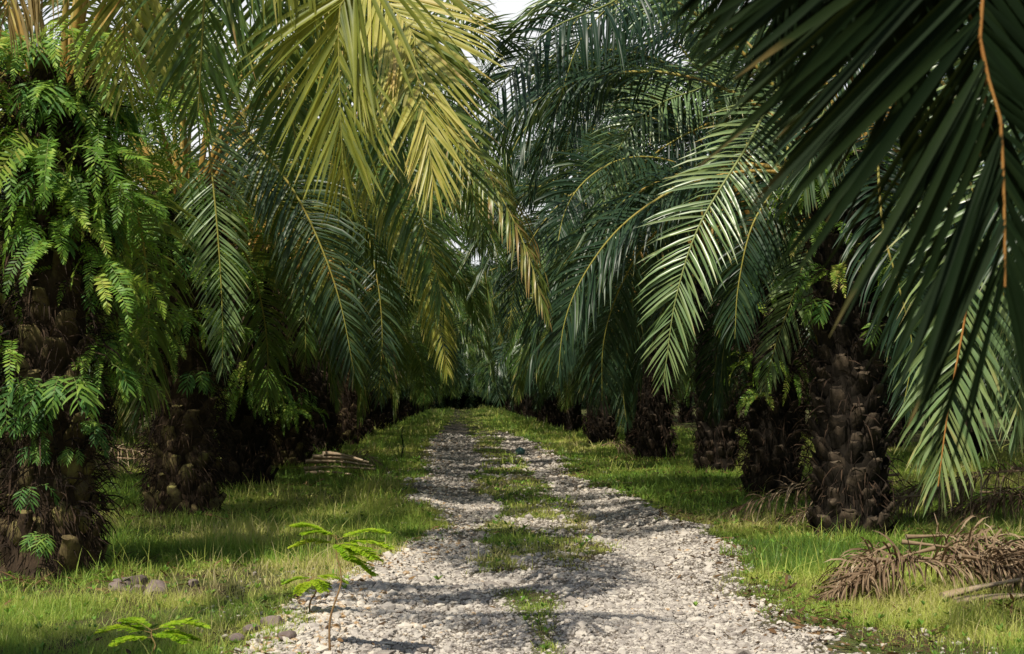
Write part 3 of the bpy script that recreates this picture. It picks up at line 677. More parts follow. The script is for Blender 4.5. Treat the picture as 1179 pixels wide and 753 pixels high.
# right side
H('R2', [(3.9, 16.0, 5.2), (3.5, 15.4, 5.0), at(862, 165, 14.8), at(806, 258, 14.5), at(779, 340, 14.4), at(768, 410, 14.4), at(764, 440, 14.4)], 'frond_lit', 'rachis_green', leaf_len=0.72, wid=0.04, droop=0.9, roll=0.35, seed=120, leaf_from=0.22, tint=0.55, plume=0.2, pairs=72)
H('R3', [(4.1, 21.6, 5.6), at(880, 75, 20), at(812, 100, 19.4), at(745, 128, 19), at(706, 185, 19), at(694, 245, 19), at(697, 290, 19)], 'frond_lit', 'rachis_green', leaf_len=0.8, wid=0.045, droop=1.0, roll=0.35, seed=121, leaf_from=0.25, tint=0.5, plume=0.2)
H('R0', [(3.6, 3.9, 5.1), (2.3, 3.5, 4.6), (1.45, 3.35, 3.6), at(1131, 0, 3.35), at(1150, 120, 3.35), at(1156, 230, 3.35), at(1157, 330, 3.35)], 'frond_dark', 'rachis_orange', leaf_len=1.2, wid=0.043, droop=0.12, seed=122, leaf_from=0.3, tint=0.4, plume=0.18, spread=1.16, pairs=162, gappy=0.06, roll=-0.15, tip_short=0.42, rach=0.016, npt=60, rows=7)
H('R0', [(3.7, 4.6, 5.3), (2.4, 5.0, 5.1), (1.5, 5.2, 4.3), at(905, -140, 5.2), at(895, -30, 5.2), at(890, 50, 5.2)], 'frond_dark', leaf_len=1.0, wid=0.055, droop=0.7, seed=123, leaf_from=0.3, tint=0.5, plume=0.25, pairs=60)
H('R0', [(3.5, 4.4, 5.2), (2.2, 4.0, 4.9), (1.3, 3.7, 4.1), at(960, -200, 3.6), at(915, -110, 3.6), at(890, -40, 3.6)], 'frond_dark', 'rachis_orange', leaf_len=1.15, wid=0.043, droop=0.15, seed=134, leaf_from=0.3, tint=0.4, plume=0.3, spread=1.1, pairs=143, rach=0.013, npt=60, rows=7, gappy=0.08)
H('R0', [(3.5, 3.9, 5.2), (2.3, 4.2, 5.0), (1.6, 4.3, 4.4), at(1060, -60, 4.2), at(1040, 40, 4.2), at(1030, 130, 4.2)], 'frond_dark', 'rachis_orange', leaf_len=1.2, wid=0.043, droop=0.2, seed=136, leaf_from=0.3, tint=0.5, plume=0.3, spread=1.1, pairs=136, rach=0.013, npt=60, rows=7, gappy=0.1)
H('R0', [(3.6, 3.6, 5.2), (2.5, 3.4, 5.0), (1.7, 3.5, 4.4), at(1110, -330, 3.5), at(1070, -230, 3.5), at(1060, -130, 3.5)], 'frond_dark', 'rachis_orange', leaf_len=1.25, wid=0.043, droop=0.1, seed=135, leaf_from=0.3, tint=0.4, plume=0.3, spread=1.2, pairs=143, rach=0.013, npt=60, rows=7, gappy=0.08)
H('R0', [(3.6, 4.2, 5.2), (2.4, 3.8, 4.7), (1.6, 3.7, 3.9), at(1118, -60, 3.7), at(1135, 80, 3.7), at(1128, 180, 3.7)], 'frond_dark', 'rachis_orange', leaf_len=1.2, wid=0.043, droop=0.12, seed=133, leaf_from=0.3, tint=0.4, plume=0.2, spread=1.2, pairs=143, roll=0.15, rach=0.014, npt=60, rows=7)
H('R1', [(4.3, 9.8, 5.0), at(1225, -30, 9.0), at(1175, 60, 9.0), at(1150, 160, 9), at(1125, 260, 9), at(1112, 360, 9), at(1092, 470, 9), at(1080, 560, 9)], 'frond_lit', 'rachis_orange', leaf_len=0.85, wid=0.045, droop=1.5, seed=124, leaf_from=0.2, tint=0.62, plume=0.25, roll=0.3, drytip=0.25)
H('R1', [(4.4, 9.6, 5.0), at(1210, 40, 8.5), at(1190, 200, 8.4), at(1180, 350, 8.4)], 'frond_shade', leaf_len=0.8, droop=1.6, seed=125, leaf_from=0.2, tint=0.5)
H('R1', [(4.2, 11.0, 5.4), at(1090, -60, 11.5), at(1010, 10, 11.7), at(955, 110, 11.8), at(925, 220, 11.8)], 'frond_shade', 'rachis_green', leaf_len=0.8, droop=1.2, seed=1251, leaf_from=0.2, tint=0.5, roll=0.3)
H('R2', [(3.7, 16.2, 5.9), (2.4, 15.6, 6.3), at(700, 5, 14.6), at(625, 40, 14), at(570, 110, 13.8), at(556, 160, 13.8)], 'frond_shade', 'rachis_green', leaf_len=0.95, wid=0.045, droop=4.0, seed=126, face=None, leaf_from=0.25, tint=0.25, plume=0.2)
H('R2', [(3.8, 17.0, 5.7), at(830, 20, 18), at(745, 50, 18), at(670, 90, 18), at(628, 160, 18), at(612, 230, 18)], 'frond_shade', 'rachis_green', leaf_len=0.85, droop=2.2, seed=127, face=None, leaf_from=0.25, tint=0.25)
H('R3', [(4.2, 22.6, 5.2), at(790, 220, 22.5), at(720, 260, 22.5), at(674, 310, 22.5), at(655, 375, 22.5), at(648, 425, 22.5)], 'frond_shade', 'rachis_green', leaf_len=0.85, droop=2.0, seed=128, leaf_from=0.25, tint=0.15)
H('R3', [(4.6, 21.5, 5.2), at(935, 240, 20.6), at(920, 320, 20.3), at(895, 390, 20.2), at(880, 450, 20.2)], 'frond_lit', leaf_len=0.7, droop=1.5, seed=129, leaf_from=0.2, tint=0.5)
H('R2', [(4.5, 15.4, 5.0), at(1015, 250, 14.6), at(1035, 330, 14.4), at(1050, 400, 14.4), at(1040, 470, 14.4)], 'frond_shade', leaf_len=0.75, droop=2.2, seed=130, leaf_from=0.2, tint=0.35)
H('R2', [(5.3, 15.6, 5.1), at(1120, 220, 14.8), at(1150, 300, 14.6), at(1160, 400, 14.6)], 'frond_shade', leaf_len=0.75, droop=2.0, seed=131, leaf_from=0.2, tint=0.35)
H('R2', [(4.0, 16.6, 5.0), at(900, 200, 16.4), at(866, 260, 16.2), at(850, 330, 16.2), at(846, 390, 16.2)], 'frond_shade', leaf_len=0.72, droop=2.2, seed=132, leaf_from=0.2, tint=0.35)

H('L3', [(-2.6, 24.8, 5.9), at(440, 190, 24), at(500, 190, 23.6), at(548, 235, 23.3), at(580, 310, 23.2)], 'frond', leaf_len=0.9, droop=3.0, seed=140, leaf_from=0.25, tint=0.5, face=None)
H('R4', [(3.8, 28.6, 6.2), at(690, 150, 28), at(630, 165, 28), at(580, 215, 28), at(555, 300, 28)], 'frond_shade', leaf_len=0.95, droop=3.0, seed=141, leaf_from=0.25, tint=0.4, face=None)
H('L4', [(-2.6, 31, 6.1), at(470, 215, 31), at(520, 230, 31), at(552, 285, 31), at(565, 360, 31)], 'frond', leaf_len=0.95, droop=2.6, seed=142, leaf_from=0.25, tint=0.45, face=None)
H('R5', [(3.8, 35, 6.2), at(650, 210, 35), at(590, 220, 35), at(548, 270, 35), at(532, 340, 35)], 'frond_shade', leaf_len=1.0, droop=2.6, seed=143, leaf_from=0.25, tint=0.4, face=None)
H('R3', [(3.9, 22, 6.2), at(730, 60, 21), at(660, 70, 21), at(600, 120, 21), at(570, 200, 21)], 'frond_shade', leaf_len=0.95, droop=2.6, seed=144, leaf_from=0.25, tint=0.2, face=None)
H('R2', [(3.9, 16.6, 6.2), at(820, -60, 17), at(740, -20, 17), at(672, 40, 17), at(640, 130, 17)], 'frond_shade', leaf_len=0.95, droop=2.2, seed=145, leaf_from=0.25, tint=0.2)
H('R3', [(4.1, 22.2, 5.7), at(800, 150, 21.5), at(740, 190, 21.5), at(700, 260, 21.5), at(690, 350, 21.5)], 'frond_shade', leaf_len=0.85, droop=2.2, seed=146, leaf_from=0.25, tint=0.25)
H('R4', [(4.2, 28.4, 5.7), at(720, 200, 27), at(650, 230, 26.8), at(600, 300, 26.8), at(585, 390, 26.8)], 'frond_shade', leaf_len=0.9, droop=2.2, seed=147, leaf_from=0.25, tint=0.3)

rf = random.Random(77)
for key, px, py, sgn in [('L2', 500, 60, 1), ('L2', 470, 130, 1), ('L3', 520, 130, 1), ('L3', 480, 60, 1), ('L4', 545, 200, 1), ('L4', 500, 150, 1), ('L5', 560, 240, 1), ('L5', 530, 200, 1), ('L6', 565, 260, 1),
                         ('R3', 700, 0, -1), ('R3', 650, 110, -1), ('R4', 680, 60, -1), ('R4', 640, 150, -1), ('R4', 720, 120, -1), ('R5', 620, 170, -1), ('R5', 670, 130, -1), ('R6', 600, 220, -1), ('R6', 570, 260, -1), ('R7', 560, 250, -1), ('L3', 500, -20, 1), ('R3', 720, 70, -1), ('R4', 700, -10, -1), ('R3', 760, 10, -1), ('R4', 650, 60, -1), ('R5', 690, 60, -1), ('R5', 640, 110, -1), ('R6', 640, 170, -1), ('L2', 440, 40, 1), ('L3', 440, 150, 1), ('L1', 330, -40, 1), ('L6', 530, 300, 1), ('L7', 545, 330, 1), ('L5', 520, 330, 1), ('R7', 545, 320, -1), ('R6', 560, 350, -1), ('L7', 535, 380, 1)]:
    root, x, y, z, Hh = PALMS[key]; d = y + rf.uniform(-1.5, 0.5)
    m = at(px, py, d); st = np.array([x + sgn * 0.5, y - .2, Hh + 1.3])
    H(key, [st, (st + m) / 2 + np.array([0, 0, 0.5]), m, m + np.array([sgn * 0.75, -.2, -0.75]), m + np.array([sgn * 1.0, -.3, -1.75])], 'frond' if sgn > 0 else 'frond_shade',
      leaf_len=0.95, droop=rf.uniform(1.5, 3), seed=200 + px + py, leaf_from=0.25, tint=rf.uniform(.3, .55), twist=rf.uniform(-.5, .5), face=None if rf.random() < .5 else (0, -1, .2), pairs=80)

# ---- palms farther off: crown kept as one part
FARC = []
for v in range(5):
    rng = random.Random(300 + v); g = Geo()
    for (c, a) in crown_slots(rng, 42):
        s = rng.uniform(0.95, 1.15); ca, sa = math.cos(a) * s, math.sin(a) * s
        g.merge(T1[c][rng.randrange(2)], np.array([[ca, -sa, 0], [sa, ca, 0], [0, 0, s]]), (0, 0, -0.1 * c))
    FARC.append(g.mesh('crown', [M['frond' if v % 2 else 'frond_shade'], M['rachis_green']]))
FART = trunk_geo(9, 4.2, False, 0, nst=90).mesh('trunk', [M['bark'], M['fibre']])
def far_palm(x, y, H, seed, label, group):
    rng = random.Random(seed); z = float(height(np.array(x), np.array(y)))
    root = bpy.data.objects.new('oil_palm', None); C.objects.link(root); root.location = (x, y, z)
    tag(root, label, 'palm tree', group)
    link('trunk', FART, root, (0, 0, 0), (0, 0, rng.uniform(0, 6.28)), (1, 1, H / 4.2))
    link('crown', FARC[rng.randrange(5)], root, (0, 0, H - 0.15), (0, 0, rng.uniform(0, 6.28)), rng.uniform(0.92, 1.08))
for k in range(8, 25):
    lab = 'far off oil palm merging into the dark end of the left row'
    far_palm(LX + random.Random(k).uniform(-.25, .25), left_y[k], 4.9 + random.Random(k).uniform(-.4, .5), 500 + k, lab, 'far palms at the end of the left row')
    lab = 'far off oil palm merging into the dark end of the right row'
    far_palm(RX + .3 + random.Random(k + 70).uniform(-.25, .25), right_y[k], 4.9 + random.Random(k + 7).uniform(-.4, .5), 600 + k, lab, 'far palms at the end of the right row')
for j, xx in enumerate((-11.6, -19.6, -27.5)):
    for k in range(2 if j == 0 else 3, 10 if j else 16):
        far_palm(xx + random.Random(k * 3 + j).uniform(-.4, .4), 3 + 6.6 * k + 3 * (j % 2), 4.8 + random.Random(k * 5 + j).uniform(-.4, .5), 700 + k + 40 * j,
                 'shadowed oil palm of the deeper plantation rows left of the roadside palms', 'deeper rows left of the track')
for j, xx in enumerate((12.8, 20.8, 28.5)):
    for k in range(2 if j == 0 else 3, 10 if j else 16):
        far_palm(xx + random.Random(k * 7 + j).uniform(-.4, .4), 3 + 6.6 * k + 3 * (j % 2), 4.8 + random.Random(k * 9 + j).uniform(-.4, .5), 900 + k + 40 * j,
                 'shadowed oil palm of the deeper plantation rows right of the roadside palms', 'deeper rows right of the track')

# the plantation's far edge closing the view, one dense mass
def far_mass():
    rng = random.Random(8); g = Geo(); tm = []
    for c, (e0, e1, L, p) in enumerate(KL):
        pts = arc_pts(e0, e1, L, p, 0.05)
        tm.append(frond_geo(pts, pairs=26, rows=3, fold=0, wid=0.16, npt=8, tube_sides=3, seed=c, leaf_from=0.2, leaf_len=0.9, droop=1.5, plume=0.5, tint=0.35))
    spots = [(x + rng.uniform(-1, 1), 172 + rng.uniform(-3, 8)) for x in range(-62, 64, 3)] + [(x / 2 + rng.uniform(-1, 1), 163 + rng.uniform(-3, 3)) for x in range(-16, 18, 3)]
    spots += [(s_ * (37 + rng.uniform(-1, 3)), y + rng.uniform(-2, 2)) for y in range(45, 172, 7) for s_ in (-1, 1)]
    for (x, y) in spots:
        for zc in ((0.9, 2.4, 5, 9, 13) if y > 155 else (1.6, 4.8)):
            for k in range(18 if zc > 2 else (26 if y > 155 else 12)):
                a = k * GA + rng.random(); s_ = rng.uniform(.9, 1.3); ca, sa = math.cos(a) * s_, math.sin(a) * s_
                c = rng.choice((1, 2, 2, 3)) if zc > 2 else rng.choice((2, 3, 3, 1))
                g.merge(tm[c], np.array([[ca, -sa, 0], [sa, ca, 0], [0, 0, s_]]), (x, y, zc))
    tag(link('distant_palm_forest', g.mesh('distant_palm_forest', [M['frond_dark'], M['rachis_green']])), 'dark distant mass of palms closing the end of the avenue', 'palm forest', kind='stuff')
far_mass()

# ------------------------------------------------------------------ ferns on the trunks
def fern_geo(seed, kind):
    rng = np.random.RandomState(seed); g = Geo()
    if kind == 'sword':
        for k in range(rng.randint(5, 9)):
            a = rng.normal(0, 1.0); L = rng.uniform(0.08, 0.42); o = rng.uniform(0.22, 0.45)
            dx, dy = math.cos(a), math.sin(a)
            up_ = rng.uniform(0.0, 0.2)
            pts = [(0, 0, 0), (dx * o * 0.5, dy * o * 0.5, up_), (dx * o, dy * o, up_ * 0.6 - 0.05), (dx * o * 1.35, dy * o * 1.35, -L * 0.5), (dx * o * 1.45, dy * o * 1.45, -L)]
            sub = frond_geo(pts, seed=seed * 20 + k, pairs=24, leaf_from=0.1, leaf_len=rng.uniform(0.06, 0.1), wid=0.024, droop=6, rows=3, fold=0, rach=0.0022, gappy=0.02,
                            plume=0.3, tint=rng.uniform(0.25, 0.8), spread=1.15, tube_sides=3, npt=14, roll=rng.normal(0, 0.4), tip_short=0.2)
            g.merge(sub)
    else:
        for k in range(rng.randint(3, 6)):
            a = rng.normal(0, 1.0); L = rng.uniform(0.18, 0.4); dx, dy = math.cos(a), math.sin(a)
            pts = [(0, 0, 0), (dx * L * 0.5, dy * L * 0.5, 0.06), (dx * L * 0.85, dy * L * 0.85, -0.02), (dx * L, dy * L, -0.16)]
            sub = frond_geo(pts, seed=seed * 20 + k, pairs=7, leaf_from=0.35, leaf_len=rng.uniform(0.12, 0.19), wid=0.026, droop=7, rows=5, fold=0.1, rach=0.003, gappy=0.0,
                            plume=0.3, tint=rng.uniform(0.2, 0.7), spread=0.95, tube_sides=3, npt=12, tip_short=0.7)
            g.merge(sub)
    return g
SW = [fern_geo(k, 'sword').mesh('fern', [M['fern'], M['rachis_green']]) for k in range(8)]
BR = [fern_geo(40 + k, 'broad').mesh('fern', [M['fern_broad'], M['rachis_green']]) for k in range(5)]
def ferns(key, n, z0, z1, label, group, broad=0.3, faces=(150, 390), scale=1.0, seed=0, dens_low=0.3, r0=0.36):
    root, x, y, z, H_ = PALMS[key]; rng = random.Random(seed)
    for k in range(n):
        u = rng.random(); u = u ** dens_low if dens_low < 1 else u
        zc = z0 + (z1 - z0) * u; a = rad(rng.uniform(*faces))
        r = r0 + rng.uniform(0, 0.08)
        b = rng.random() < broad
        o = link('fern', (BR if b else SW)[rng.randrange(5 if b else 8)], None, (x + math.cos(a) * r, y + math.sin(a) * r, z + zc), (rng.uniform(-.15, .15), rng.uniform(-.15, .15), a + rng.uniform(-.5, .5)), scale * rng.uniform(0.75, 1.25))
        tag(o, label, 'fern', group)
ferns('L1', 78, 1.3, 4.7, 'sword ferns and broad ferns draping the largest trunk on the left', 'ferns on the largest left trunk', 0.5, (160, 400), 1.05, 1, 0.75, r0=0.4)
ferns('L1', 13, 2.2, 4.4, 'outer fern tufts bulging from the largest trunk on the left', 'outer ferns on the largest left trunk', 0.15, (170, 380), 1.25, 21, 1, r0=0.7)
ferns('L1', 16, 0.4, 1.8, 'small fern sprouting from the mossy foot of the largest left trunk', 'small ferns at the foot of the largest left trunk', 0.9, (200, 340), 0.6, 2, 1, r0=0.42)
ferns('L2', 44, 1.7, 4.2, 'ferns hanging on the dark second trunk from the left', 'ferns on the second left trunk', 0.5, (180, 380), 1.0, 3, 0.7)
ferns('L3', 34, 1.3, 4.0, 'ferns hanging on the third trunk from the left', 'ferns on the third left trunk', 0.4, (180, 380), 1.1, 4, 0.8)
ferns('R2', 18, 2.3, 4.3, 'ferns hanging high on the knobbly right trunk', 'ferns on the knobbly right trunk', 0.2, (170, 340), 1.0, 5, 0.7)
ferns('R3', 12, 1.4, 4.0, 'ferns on the dark trunk behind the knobbly one', 'ferns on the trunk behind the knobbly one', 0.3, (170, 340), 1.0, 6, 0.8)
ferns('L4', 12, 0.8, 4.0, 'ferns on the fourth left trunk', 'ferns on the fourth left trunk', 0.4, (230, 380), 1.2, 7, 0.8)

# ------------------------------------------------------------------ dead fronds
def dead_frond(pts, label, seed, group=None, leaf_len=0.6, pairs=60, matk='dead', rach=0.011, droop=4, **kw):
    P = np.array(pts, float); o0 = P[0].copy()
    g = frond_geo(P - o0, seed=seed, pairs=pairs, leaf_from=kw.pop('leaf_from', 0.15), leaf_len=leaf_len, wid=0.019, droop=droop, rows=6, fold=0.15, rach=rach, gappy=0.12, plume=0.7, tint=0.35 + 0.3 * (seed % 3) / 2, jit=0.22, **kw)
    # keep it above the soil
    for V in g.V:
        hz = height(V[:, 0] + o0[0], V[:, 1] + o0[1]) + 0.015 - o0[2]
        low = V[:, 2] < hz; V[low, 2] = hz[low] + np.random.RandomState(seed).uniform(0, 0.03, low.sum())
    o = link('dead_frond', g.mesh('dead_frond', [M[matk], M['rachis_dead']]), None, tuple(o0))
    return tag(o, label, 'dead frond', group)
dead_frond([(3.59, 11.60, 0.41), (4.06, 11.45, 0.36), (4.66, 11.30, 0.24), (5.17, 11.10, 0.13)], 'topmost arched brown dead frond of the heap by the right verge', 1, leaf_len=0.5, pairs=120, droop=5)
dead_frond([(3.72, 11.90, 0.42), (4.23, 11.90, 0.42), (4.83, 11.80, 0.31), (5.34, 11.60, 0.17)], 'brown dead frond along the back of the right verge heap', 2, leaf_len=0.55, pairs=120, droop=5)
dead_frond([(3.76, 11.30, 0.39), (3.47, 11.30, 0.31), (3.17, 11.20, 0.17), (2.87, 11.10, 0.07)], 'dark shrivelled dead frond trailing left from the right verge heap', 3, leaf_len=0.42, pairs=120, droop=6)
dead_frond([(3.93, 11.20, 0.34), (4.15, 11.20, 0.30), (4.57, 11.00, 0.17), (4.91, 10.80, 0.09)], 'dead frond sagging over the front of the right verge heap', 4, leaf_len=0.42, pairs=120, droop=5)
dead_frond([(3.55, 11.80, 0.36), (3.38, 11.75, 0.29), (3.21, 11.70, 0.17), (3.04, 11.60, 0.05)], 'short dead frond drooping at the left end of the right verge heap', 5, leaf_len=0.42, pairs=100, droop=6)
def stub(pts, r, label, name='frond_butt', flat=0.5, group=None):
    P, L = spline(pts, 14); o0 = P[0].copy(); P = P - o0
    g = Geo(); n = len(P); T = norm(np.gradient(P, axis=0)); S = norm(np.cross(T, [0, 0, 1.0])); U = np.cross(S, T)
    s = np.linspace(0, 1, n); W = r * np.interp(s, [0, .1, .5, 1], [1.5, 1.6, 0.9, 0.6])
    k = 9; a = np.arange(k) * 2 * PI / k
    rs = np.random.RandomState(int(abs(r * 1e5)) + len(label))
    V = P[:, None] + W[:, None, None] * (np.cos(a)[None, :, None] * S[:, None] + flat * np.sin(a)[None, :, None] * U[:, None]) * (1 + rs.uniform(-.12, .12, (n, k, 1)))
    i = np.arange(n - 1)[:, None] * k; q = np.arange(k)[None]; q2 = (q + 1) % k
    g.add(V.reshape(-1, 3), np.stack([i + q, i + q2, i + k + q2, i + k + q], -1).reshape(-1, 4), 0, np.repeat(0.5 + 0.4 * s, k))
    for e in (0, n - 1): g.add(V[e], [list(range(k))], 0, 0.95)
    return tag(link(name, g.mesh(name, [M['rachis_dead']]), None, tuple(o0)), label, 'frond stalk', group)
stub([(3.68, 10.90, 0.07), (4.06, 10.95, 0.14), (4.40, 10.90, 0.21), (4.57, 10.85, 0.23)], 0.036, 'pale stripped frond stalk rising across the front of the right heap')
stub([(3.72, 10.75, 0.05), (4.15, 10.72, 0.09), (4.91, 10.70, 0.09)], 0.04, 'pale stripped frond stalk lying lowest in front of the right heap')
for k in range(6):
    yy = 11.3 + 0.12 * k; xx = 3.3 + 0.28 * k
    dead_frond([(xx, yy, .3), (xx + .5, yy + .03, .27), (xx + 1.0, yy, .16), (xx + 1.4, yy - .05, .05)], 'flattened brown dead frond buried low inside the right verge heap', 80 + k, 'fronds buried inside the right verge heap', leaf_len=0.3, pairs=110, droop=6)
# wider heap behind, right
rg = random.Random(5)
for k in range(14):
    x0 = rg.uniform(5.4, 8.8); y0 = rg.uniform(17.5, 20); a = rg.uniform(-0.5, 0.6) + (PI if rg.random() < .5 else 0); hh = rg.uniform(0.2, 0.65)
    pts = [(x0 + math.cos(a) * t * 2.4, y0 + math.sin(a) * t * 1.2, hh * (1 - t ** 2) + 0.08) for t in (0, .35, .7, 1)]
    dead_frond(pts, 'reddish brown dead frond in the long heap behind the knobbly trunk', 20 + k, 'dead fronds heaped behind the knobbly trunk', leaf_len=0.55, pairs=60, droop=5)
for k in range(8):
    x0 = rg.uniform(-9, -5); y0 = rg.uniform(27, 33); a = rg.uniform(-0.5, 0.5); hh = rg.uniform(0.2, 0.6)
    pts = [(x0 + math.cos(a) * t * 2.4, y0 + math.sin(a) * t * 1.5, hh * (1 - t ** 2) + 0.08) for t in (0, .35, .7, 1)]
    dead_frond(pts, 'brown dead frond in the heap far back between the left trunks', 40 + k, 'dead fronds heaped far back on the left', leaf_len=0.6, pairs=40, droop=4)
# pale stalks stacked beside the track, left
for k, (px, py, px2, py2) in enumerate([(352, 531, 430, 536), (350, 540, 432, 540), (360, 526, 425, 532), (352, 545, 405, 546), (372, 522, 418, 530)]):
    d = 29.5 - k * 0.25
    a_, b_ = at(px, py, d), at(px2, py2, d)
    stub([a_, (a_ + b_) / 2 + np.array([0, 0.1, 0.03]), b_], 0.055 + 0.008 * (k % 3),
         ['pale stalk lying across the middle of the stack left of the track', 'longest pale stalk near the bottom of the stack left of the track', 'pale stalk second from top of the stack left of the track', 'short stalk at the front bottom of the stack left of the track', 'short stalk on top of the stack left of the track'][k])
for k in range(3):
    a_ = at(352 + 20 * k, 530, 30.3); b_ = at(420 + 8 * k, 532, 30.2)
    dead_frond([a_, (a_ + b_) / 2 + np.array([0, 0, .12]), b_], 'withered frond under the pale stalks left of the track', 60 + k, 'withered fronds under the left stalks', leaf_len=0.4, pairs=30)
a_ = at(693, 527, 36); dead_frond([a_ + [0, 0, .3], a_ + [.3, 0, .38], a_ + [.7, 0, .22], a_ + [1.0, 0, .05]], 'grey brown dead frond slumped at the right verge far down the track', 70, leaf_len=0.45, pairs=50, droop=5)

# ------------------------------------------------------------------ rocks
def rock(px, py, d, s, label, seed, group=None):
    import bmesh
    bm = bmesh.new(); bmesh.ops.create_icosphere(bm, subdivisions=3, radius=1)
    V = np.array([v.co[:] for v in bm.verts]); Fc = np.array([[v.index for v in f.verts] for f in bm.faces]); bm.free()
    rng = np.random.RandomState(seed)
    for _ in range(9):
        n = norm(rng.normal(0, 1, 3)); c = rng.uniform(0.5, 0.85); dd = V @ n; V = V - np.outer(np.maximum(dd - c, 0), n)
    V = V * (1 + 0.06 * (fbm(V[:, 0] * 2 + 9, V[:, 1] * 2 + V[:, 2] * 1.7, 1.5, seed) - .5)[:, None]) * np.array([1.15, 0.9, 0.65]) * s
    p = at(px, py, d); p[2] = float(height(p[0], p[1])) + s * 0.3
    g = Geo(); g.add(V, Fc, 0, 0.3 + 0.4 * rng.rand())
    tag(link('rock', g.mesh('rock', [M['rock']], smooth=False), None, tuple(p), (0, 0, rng.uniform(0, 6))), label, 'rock', group)
rock(148, 648, 12.1, 0.15, 'pinkish pale rock beside the foot of the fern covered trunk', 1)
rock(178, 660, 11.8, 0.13, 'grey flat rock farthest right of the rocks by the fern covered trunk', 2)
rock(137, 660, 12.0, 0.09, 'small dark rock touching the foot of the fern covered trunk', 3)
rock(158, 661, 11.9, 0.08, 'small slaty rock between the two bigger ones by the fern covered trunk', 4)
rock(222, 655, 12.2, 0.07, 'low pale stone lying in the grass right of the trunk rocks', 5)
rock(316, 722, 9.9, 0.09, 'largest brown rock at the grassy left edge of the gravel', 6)
rock(290, 729, 9.7, 0.07, 'brown rock half in grass left of the largest verge rock', 7)
rock(272, 737, 9.4, 0.06, 'pale yellowish stone lying in grass at the lower left verge', 8)
rock(330, 740, 9.3, 0.065, 'brownish stone just in front of the largest verge rock', 9)
rock(908, 668, 12.3, 0.06, 'pale stone at the right verge beside the leaf litter', 10)
rock(222, 540, 31, 0.12, 'grey stone lying between the second and third left trunks', 11)

# ------------------------------------------------------------------ saplings with feathery leaves
def feather_leaf(g, base, d, L, seed, tint):
    rng = np.random.RandomState(seed)
    d = norm(np.array(d, float)); end = base + d * L + np.array([0, 0, -0.12 * L])
    mid = base + d * L * 0.5 + np.array([0, 0, 0.05 * L])
    P, LEN = spline([base, mid, end], 12)
    tube(g, P, np.linspace(0.0022, 0.0008, 12), 4, 1, 0.8)
    h = norm(np.cross(d, [0, 0, 1.0]))
    for j in range(12):
        s = 0.15 + 0.83 * j / 11; b = np.array([np.interp(s, np.linspace(0, 1, 12), P[:, k]) for k in range(3)])
        for sd in (-1, 1):
            dd = norm(d * 0.75 + h * sd * 0.8 + np.array([0, 0, rng.uniform(-.12, .12)])); l = L * 0.34 * math.sin(PI * (0.25 + 0.6 * s)) * rng.uniform(.85, 1.1)
            sub = frond_geo([b, b + dd * l * 0.5 + np.array([0, 0, .004]), b + dd * l], seed=seed * 30 + j * 2 + (sd > 0), pairs=13, leaf_from=0.05, leaf_len=0.027, wid=0.0135, droop=3, rows=3, fold=0,
                            rach=0.0007, gappy=0.03, plume=0.2, tint=tint + rng.uniform(-.2, .2), spread=1.1, tube_sides=3, npt=6, tip_short=0.7)
            g.merge(sub)
def sapling(px, py, d, H_, leaves, label, seed, lean=(0.02, 0, 0)):
    p = at(px, py, d); p[2] = float(height(p[0], p[1]))
    root = bpy.data.objects.new('sapling', None); C.objects.link(root); root.location = tuple(p); tag(root, label, 'sapling')
    rng = np.random.RandomState(seed)
    top = np.array([lean[0], lean[1], H_])
    P, _ = spline([(0, 0, -0.02), (0.0, 0.0, H_ * 0.3), (top[0] * 1.6 + .01, 0, H_ * 0.62), top * np.array([1, 1, .85]), top], 26)
    g = Geo(); tube(g, P, np.linspace(0.0085, 0.003, 26) * (1 + .1 * np.sin(np.arange(26))), 7, 0, np.linspace(.3, .9, 26))
    link('stem', g.mesh('stem', [M['stem']]), root)
    for k, (az, el, L, hz) in enumerate(leaves):
        b = np.array([np.interp(hz, np.linspace(0, 1, 26), P[:, q]) for q in range(3)])
        g = Geo(); feather_leaf(g, np.zeros(3), [math.cos(rad(az)) * math.cos(rad(el)), math.sin(rad(az)) * math.cos(rad(el)), math.sin(rad(el))], L, seed * 10 + k, rng.uniform(.4, .8))
        link('leaf', g.mesh('leaf', [M['sapling'], M['stem']]), root, tuple(b))
sapling(380, 752, 8.9, 0.72, [(182, 22, .27, .98), (165, 2, .27, .93), (200, 10, .2, 1), (10, 12, .30, .97), (-5, 2, .32, .93), (-35, -6, .28, .92), (20, -12, .27, .9), (60, -10, .22, .9), (-60, -15, .2, .94), (-15, -22, .25, .86)],
        'bright green feathery sapling with a thin bare stem at the left gravel edge', 5, (0.035, 0, 0))
sapling(170, 770, 8.4, 0.24, [(170, 5, .3, .95), (8, 8, .3, 1), (30, -5, .26, .9), (150, 15, .22, 1), (-30, 0, .24, .9), (-150, 0, .22, .85)], 'low feathery seedling in the grass at the bottom left corner', 6)
sapling(357, 706, 10.3, 0.26, [(170, -5, .2, .95), (8, -5, .22, 1), (60, -15, .18, .9), (-60, -15, .18, .95), (-120, -15, .18, .9)], 'shaded dark seedling in grass behind the bright sapling', 7)
